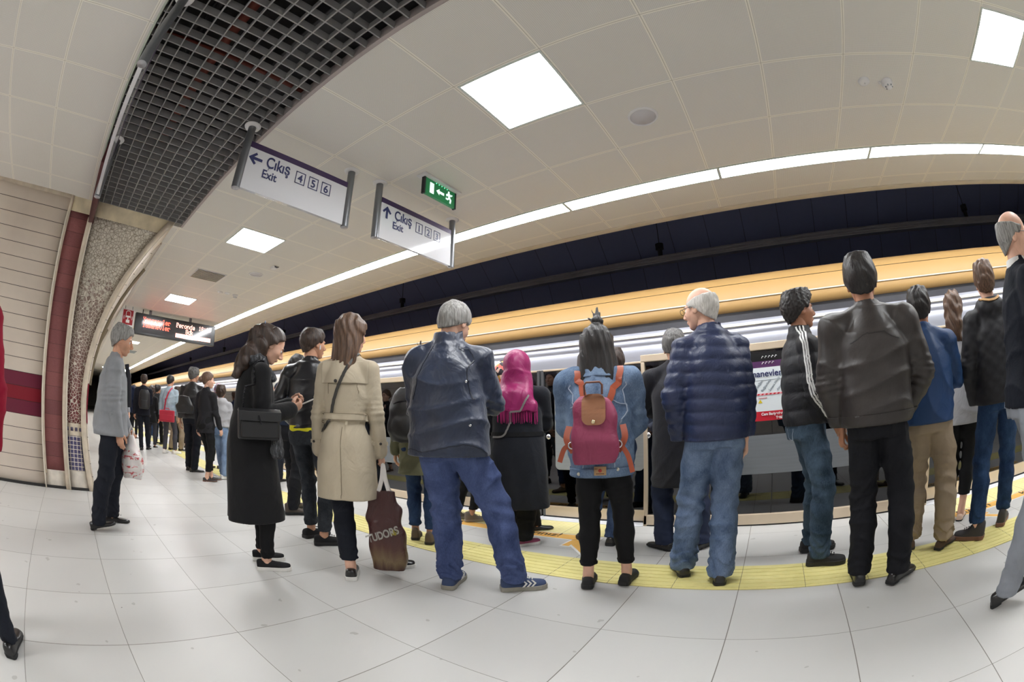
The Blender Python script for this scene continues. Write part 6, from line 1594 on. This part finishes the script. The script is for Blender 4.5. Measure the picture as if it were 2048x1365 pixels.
# 17 dark jacket man at the right of centre
DJ = mat('charcoal_leather', lin(50, 45, 43), .45, var=.12, bump=.0016, bscale=40)
r, J = person('tall man seen from behind in dark grey leather jacket and dark trousers', .655, 2.42, 82, 1.76, feet=[(.62, 2.44, 88), (.86, 2.36, 40)], head=(-4, 4), skin='tan', hair='short', hcol='black', sh=.222, hoff=(-.01, 0), headscale=1.16,
  arms=[dict(hand=(.21, .08, .86), pole=(1.5, -.7, 0), curl=.6, dir=(.0, .25, -1)), dict(hand=(.19, .12, .90), pole=(1.5, -.5, 0), hide=True)],
  top=dict(mat=DJ, hem=.875, sec=[(.85, .205, .16, -.01), (.95, .22, .17, -.015), (1.12, .212, .160, -.018), (1.28, .218, .15, -.02), (1.385, .195, .115, -.02), (1.46, .09, .085, -.01)], sr=(.084, .078, .060), cr=.072, ch=.04, wr=.005, wf=11, name='leather_jacket', k=.05),
  bottom=dict(mat=m_cloth('near_black_trousers', lin(22, 23, 28), .8), r=(.100, .082, .074), hem=.05), shoes=('dress', LE_K, RUB_K, RUB_K))
bv = bvh_of(J['top'].data); s = J['s']
ribbon(bv, [(-.19, -.2, 1.30), (0, -.25, 1.335), (.19, -.2, 1.30)], .005, mat('leather_seam', lin(30, 27, 26), .5), 'yoke_seam', r, .0005, .0015)
patch(J['top'].data, [((0, 0, .93), (0, 0, -1))], DJ, 'waistband', r, .002, .003)

# 18 blue jacket man, 19 white shirt woman, 20 quilted jacket man
BLJ = m_cloth('royal_blue_shell', lin(32, 62, 104), .55, weave=0, fold=.008, fsc=8, spec=.4)
r, J = person('man in blue shell jacket and beige chinos right of the dark leather jacket', 1.17, 2.82, 72, 1.63, feet=[(1.10, 2.87, 85), (1.33, 2.72, 35)], head=(0, 6), hair='quiff', hcol='black', skin='tan', sh=.185, arms=[dict(hand=(.07, .27, 1.1), pole=(1, -.7, -.3), hide=True), dict(hand=(.06, .26, 1.08), pole=(1.1, -.5, -.3), hide=True)],
  top=dict(mat=BLJ, hem=.80, sec=[(.78, .20, .16, -.01), (.9, .208, .165, -.012), (1.12, .212, .16, -.012), (1.28, .21, .145, -.015), (1.38, .17, .11, -.018), (1.46, .08, .078, -.01)], sr=(.076, .068, .056), cr=.068, ch=.045, name='jacket'), bottom=dict(mat=m_cloth('beige_chino', lin(148, 132, 112), .85, fold=.008), r=(.112, .092, .082), hem=.06, wr=.005, **{'break': .010}), shoes=('dress', mat('brown_suede_shoe', lin(84, 66, 56), .8), RUB_K, RUB_K))
WS = m_cloth('white_linen_stripe', lin(186, 186, 190), .85, fold=.008)
r, J = person('woman in loose pale grey shirt, black trousers and beige flats', 1.70, 3.26, 58, 1.68, 'f', feet=[(1.62, 3.33, 70), (1.74, 3.25, 55)], head=(-8, 4), skin='light', hair='pony', hcol='brown', sh=.16, arms=['front', dict(hand=(.05, .25, 1.2), pole=(1, -.6, -.3), hide=True)],
  top=dict(mat=WS, hem=.72, sec=[(.70, .20, .15, -.02), (.9, .19, .145, -.015), (1.1, .175, .135, -.01), (1.28, .175, .125, -.012), (1.375, .145, .10, -.015), (1.45, .07, .068, -.01)], name='shirt'), bottom=dict(mat=BLKT, r=(.09, .07, .054), hem=.19), shoes=('flat', mat('beige_patent', lin(206, 178, 158), .3), RUB_K), res=.012); glasses(r, J)
QJ = m_cloth('black_quilted_shell', lin(30, 30, 34), .6, weave=0, fold=.003, spec=.35)
r, J = person('young man with brown quiff in black quilted jacket, blue jeans and boots', 1.80, 2.77, 72, 1.74, feet=[(1.62, 2.70, 140), (1.97, 2.82, 50)], head=(-4, 0), skin='light', hair='quiff', hcol='brown', sh=.185, arms=['pocket', 'pocket'],
  top=dict(mat=QJ, hem=.84, style='quilt', sec=[(.82, .20, .16, -.01), (.95, .205, .165, -.012), (1.12, .21, .16, -.012), (1.28, .208, .145, -.015), (1.385, .17, .11, -.018), (1.46, .08, .078, -.01)], sr=(.078, .070, .058), hood=True, name='quilted_jacket'), bottom=dict(mat=m_denim('deep_blue_denim', lin(26, 42, 70), lin(52, 76, 110)), r=(.098, .074, .066), hem=.11, **{'break': .008}), shoes=('boot', mat('dark_grey_boot', lin(54, 52, 54), .7), mat('brown_boot_sole', lin(112, 78, 64), .6), RUB_K))
ribbon(bvh_of(J['top'].data), [(-.09, -.03, 1.5*J['s']), (-.06, -.11, 1.48*J['s']), (0, -.14, 1.47*J['s']), (.06, -.11, 1.48*J['s']), (.09, -.03, 1.5*J['s'])], .016, mat('tan_hood_lining', lin(190, 150, 100), .7), 'hood_trim', r, .002, .006)
bb = bvh_of(J['bottom'].data); ribbon(bb, [(.03, -.2, .87), (.035, -.2, .76), (.085, -.2, .715), (.135, -.2, .76), (.145, -.18, .87)], .004, TH, 'pocket_stitching', r, .0005, .0015)

# 21 man walking out at the right edge
GT = m_cloth('light_grey_trousers', lin(138, 142, 150), .8, fold=.006)
r, J = person('bald man in black jacket and light grey trousers striding out at the right edge', 1.51, 1.95, -22, 1.775, feet=[(1.86, 2.02, -22), (1.36, 1.69, -25, .03, -25)], lean=(0, .04), head=(-10, 8), skin='light', hair='bald', hcol='grey', sh=.2,
  arms=['down', dict(hand=(.24, .12, .86), pole=(.4, -1, 0))], top=dict(mat=m_cloth('black_blue_jacket', lin(22, 26, 36), .8), hem=.86, fit=1.08, name='jacket'), bottom=dict(mat=GT, r=(.105, .085, .076), hem=.06), shoes=('dress', LE_K, RUB_K, RUB_K)); glasses(r, J)
v = Vol((-.12, -.12, 1.44), (.12, .12, 1.56), .008); nb = J['neckb']; v.loft([(nb[2]-.0, .074, .078, nb[0], nb[1]), (nb[2]+.055, .068, .070, nb[0], nb[1]+.005)], 0, 2.0); V, Fq = v.nets(); link('shirt_collar', np_mesh('shirt_collar', V, Fq, RUB_W), None, r)
# 22 person in red at the left edge
r, J = person('person in crimson jacket and dark trousers half cut off by the left edge', -1.92, -.66, 170, 1.62, feet=[(-2.05, -.78, 170), (-1.80, -.62, 170)], hair='short', hcol='dark', arms=['pocket', 'pocket'], top=dict(mat=m_cloth('crimson_jacket', lin(140, 14, 44), .8), hem=.78, fit=1.05), bottom=dict(mat=DKTR, hem=.05), shoes=('dress', LE_K, RUB_K, RUB_K), res=.012)

# ---------------- far crowd
def far(lab, x, y, f, H, sex='m', res=.02, **k): return person(lab, x, y, f, H, sex, res=res, **k)
CC = lambda n, c, **k: m_cloth(n, c, .8, **k)
r, J = far('tall man in dark suit with black backpack, back to us in the far crowd', -10.86, 1.74, 165, 1.70, feet=[(-10.72, 1.66, 165), (-10.95, 1.88, 150)], hair='short', hcol='dark', arms=['down', 'front'], top=dict(mat=CC('dark_suit', lin(28, 30, 40)), hem=.78, fit=1.05), bottom=dict(mat=DKTR, hem=.03), shoes=('dress', LE_K, RUB_K))
p0 = (.05, -.23, .92); e = held(r, p0, 'backpack', 'black backpack on the far man in the dark suit', 'backpack'); v = Vol((-.17, -.12, -.02), (.17, .1, .46), .015); v.loft([(0, .12, .06), (.1, .15, .085), (.35, .14, .075), (.43, .09, .05)], 0, 2.6); V, Fq = v.nets(); link('bag_body', np_mesh('bag_body', V, Fq, NY), None, e)
v = Vol((-.11, -.12, 0), (.11, .02, .22), .015); v.loft([(.02, .10, .035, 0, -.075), (.2, .09, .03, 0, -.07)], 0, 2.6); V, Fq = v.nets(); link('front_pocket', np_mesh('front_pocket', V, Fq, NY), None, e)
r, J = far('man in pale denim shirt carrying a red shoulder bag in the far crowd', -10.25, 2.31, 150, 1.715, feet=[(-10.31, 2.20, 150), (-10.2, 2.44, 110)], hair='fade', hcol='black', head=(-20, 6), arms=['down', 'down'], top=dict(mat=m_denim('pale_denim_shirt', lin(124, 140, 152), lin(168, 182, 192)), hem=.82, fit=1.0, name='shirt'), bottom=dict(mat=CC('grey_trousers', lin(66, 66, 74)), r=(.085, .062, .05), hem=.08), shoes=('sneaker', RUB_W, RUB_W))
RD = mat('red_bag_leather', lin(166, 34, 56), .5); p0 = (.02, -.24, .70); e = held(r, p0, 'red_shoulder_bag', 'red laptop bag with red strap on the back of the pale denim shirt', 'bag')
MB().box(-.19, .19, -.05, .05, 0, .25).build('bag_body', RD, e, bevel=.02); MB().box(-.15, .15, -.065, -.045, .03, .15).build('front_pocket', RD, e, bevel=.01)
MB().tube([(-.06, 0, .25), (-.05, 0, .29), (.05, 0, .29), (.06, 0, .25)], .009, 6).build('handle', RD, e)
ribbon(bvh_of(J['top'].data), [(-.12, -.22, .95), (-.06, -.22, 1.15), (.02, -.2, 1.32), (.08, -.05, 1.43), (.08, .05, 1.4)], .035, RD, 'strap', e, .004, .006, loc=neg(p0))
far('person in beige trousers just behind the red bag man', -11.1, 2.72, 140, 1.52, feet=[(-11.15, 2.55, 120), (-11.0, 2.8, 70)], arms=['front', 'front'], top=dict(mat=CC('taupe_top', lin(90, 84, 80)), hem=.85), bottom=dict(mat=m_cloth('beige_chino', None), r=(.1, .085, .075), hem=.03), shoes=('dress', LE_K, RUB_K))
r, J = far('grey haired man in black leather vest with a shoulder bag in the crowd', -7.58, 2.15, 148, 1.725, feet=[(-7.68, 2.10, 140), (-7.45, 2.13, 80)], head=(-25, 4), hair='short', hcol='salt', arms=['down', 'front'], res=.016, top=dict(mat=LEA, hem=.86, fit=1.06, ch=.04), bottom=dict(mat=DKTR, r=(.09, .075, .068), hem=.04), shoes=('dress', LE_K, RUB_K))
p0 = (-.06, -.27, .95); e = held(r, p0, 'shoulder_bag', 'soft black shoulder bag on the back of the far leather vest', 'bag'); v = Vol((-.2, -.1, -.05), (.2, .1, .32), .014); v.loft([(0, .15, .05), (.12, .16, .07), (.28, .09, .035)], 0, 2.6); v.disp(wr(.006, 20)); V, Fq = v.nets(); link('bag_body', np_mesh('bag_body', V, Fq, LEA), None, e)
r, J = far('young woman in black blazer turning right with brown hair tied back', -6.54, 2.09, 118, 1.585, 'f', feet=[(-6.62, 2.18, 80), (-6.47, 2.06, 66)], head=(-38, 2), skin='light', hair='bun', hcol='brown', face=True, res=.014, arms=['down', dict(hand=(.20, .16, .84), pole=(.4, -1, 0))], top=dict(mat=CC('black_blazer', lin(34, 34, 38)), hem=.70, fit=.98, name='blazer'), bottom=dict(mat=BLKT, r=(.085, .064, .048), hem=.14), shoes=('dress', LE_K, mat('brown_boot_sole', None), RUB_K))
pat = NT('patterned_scarf'); vo = pat.n('ShaderNodeTexVoronoi'); pat.l(pat.obj(), vo.inputs['Vector']); vo.inputs['Scale'].default_value = 22; pat.set('Base Color', pat.ramp(pat.sep(vo.outputs['Color'])[0], [(0, lin(60, 40, 60)), (.4, lin(150, 50, 70)), (.7, lin(170, 160, 176)), (1, lin(60, 60, 100))])); pat = pat.m
r, J = far('person in dark red patterned headscarf and bright blue garment beside the black coat', -7.86, 2.76, 150, 1.49, 'f', feet=[(-7.9, 2.62, 140), (-7.85, 2.78, 100)], hair='scarfhead', hcol=pat, arms=['front', 'front'], top=dict(mat=CC('bright_blue', lin(42, 96, 206)), hem=.62, fit=1.1, name='jacket'), bottom=dict(mat=BLKT, hem=.12, r=(.085, .066, .052)), shoes=('dress', mat('brown_suede', None), RUB_K))
far('person in pale grey hoodie and light jeans cut off by the long black coat', -6.78, 2.42, 150, 1.42, feet=[(-6.85, 2.48, 130), (-6.65, 2.42, 100)], res=.016, hair='short', hcol='dark', top=dict(mat=CC('grey_hoodie', lin(172, 172, 176)), hem=.78, fit=1.1, hood=True), bottom=dict(mat=m_denim('light_wash_denim', lin(96, 118, 150), lin(142, 162, 190)), hem=.04, r=(.1, .085, .075)), shoes=('sneaker', RUB_W, RUB_W))
r, J = far('short haired youth in navy jacket with a red and black backpack in the far crowd', -12.0, 3.1, 160, 1.57, hair='curly', hcol='brown', top=dict(mat=CC('dark_navy_jacket', lin(34, 40, 66)), hem=.80), bottom=dict(mat=BLKT, kind='skirt', hem=.12, hw=(.19, .22), name='skirt'), shoes=('dress', mat('brown_suede', None), RUB_K))
p0 = (0, -.2, .95); e = held(r, p0, 'backpack', 'red and black backpack on the far youth in navy', 'backpack'); MB().box(-.14, .14, -.09, .06, 0, .38).build('bag_body', mat('red_backpack', lin(186, 50, 58), .6), e, bevel=.04); MB().box(-.11, .11, -.12, -.08, .04, .2).build('front_pocket', NY, e, bevel=.02)
far('woman in white jacket with dark hair in the far crowd', -14.75, 2.78, 150, 1.56, 'f', hair='bob', hcol='dark', top=dict(mat=CC('white_jacket', lin(222, 218, 206)), hem=.72), bottom=dict(mat=m_denim('mid_denim', None, None), hem=.04), shoes=('sneaker', RUB_W, RUB_W))
far('man in black coat leaning in the far crowd left of the pale denim shirt', -12.4, 2.42, 130, 1.56, feet=[(-12.75, 2.45, 120), (-12.5, 2.58, 90)], hair='short', hcol='black', top=dict(mat=BLK, hem=.75), bottom=dict(mat=BLKT, hem=.04), shoes=('dress', LE_K, RUB_K))
far('woman in dark top holding a brown bag, farthest left of the crowd', -14.2, 1.93, 150, 1.55, 'f', hair='long', hcol='dark', top=dict(mat=CC('brown_top', lin(60, 50, 50)), hem=.72), bottom=dict(mat=BLKT, hem=.1, r=(.08, .06, .05)), shoes=('flat', RUB_K, RUB_K))
far('man in navy suit behind the grey jacket man', -12.0, 1.43, 170, 1.76, hair='short', hcol='black', top=dict(mat=CC('navy_suit', lin(30, 38, 62)), hem=.78), bottom=dict(mat=DKTR, hem=.03), shoes=('dress', LE_K, RUB_K))
far('black haired man facing us just right of the grey jacket shoulder', -9.35, .92, 20, 1.77, hair='short', hcol='black', skin='light', top=dict(mat=GREYS, hem=.78), bottom=dict(mat=DKTR, hem=.03), shoes=('dress', LE_K, RUB_K))
far('woman in black with white patterned skirt behind the dark suit man', -11.6, 2.1, 150, 1.5, 'f', hair='pony', hcol='dark', top=dict(mat=BLK, hem=.6, name='coat'), bottom=dict(mat=CC('grey_trousers', None), hem=.06), shoes=('flat', RUB_K, RUB_K))
far('dark haired man far down the platform beside the doors', -17.5, 3.2, 120, 1.72, hair='short', hcol='black', top=dict(mat=BLK, hem=.8), bottom=dict(mat=DKTR, hem=.03), shoes=('dress', LE_K, RUB_K))
far('man in brown jacket far down the platform beside the doors', -19.5, 2.7, 140, 1.70, hair='short', hcol='dark', top=dict(mat=CC('brown_jacket', lin(90, 66, 52)), hem=.8), bottom=dict(mat=DKTR, hem=.03), shoes=('dress', LE_K, RUB_K))
far('woman in grey coat far down the platform', -22, 3.3, 120, 1.62, 'f', hair='long', hcol='dark', top=dict(mat=CC('mid_grey_coat', lin(110, 110, 116)), hem=.6, name='coat'), bottom=dict(mat=BLKT, hem=.05), shoes=('flat', RUB_K, RUB_K))
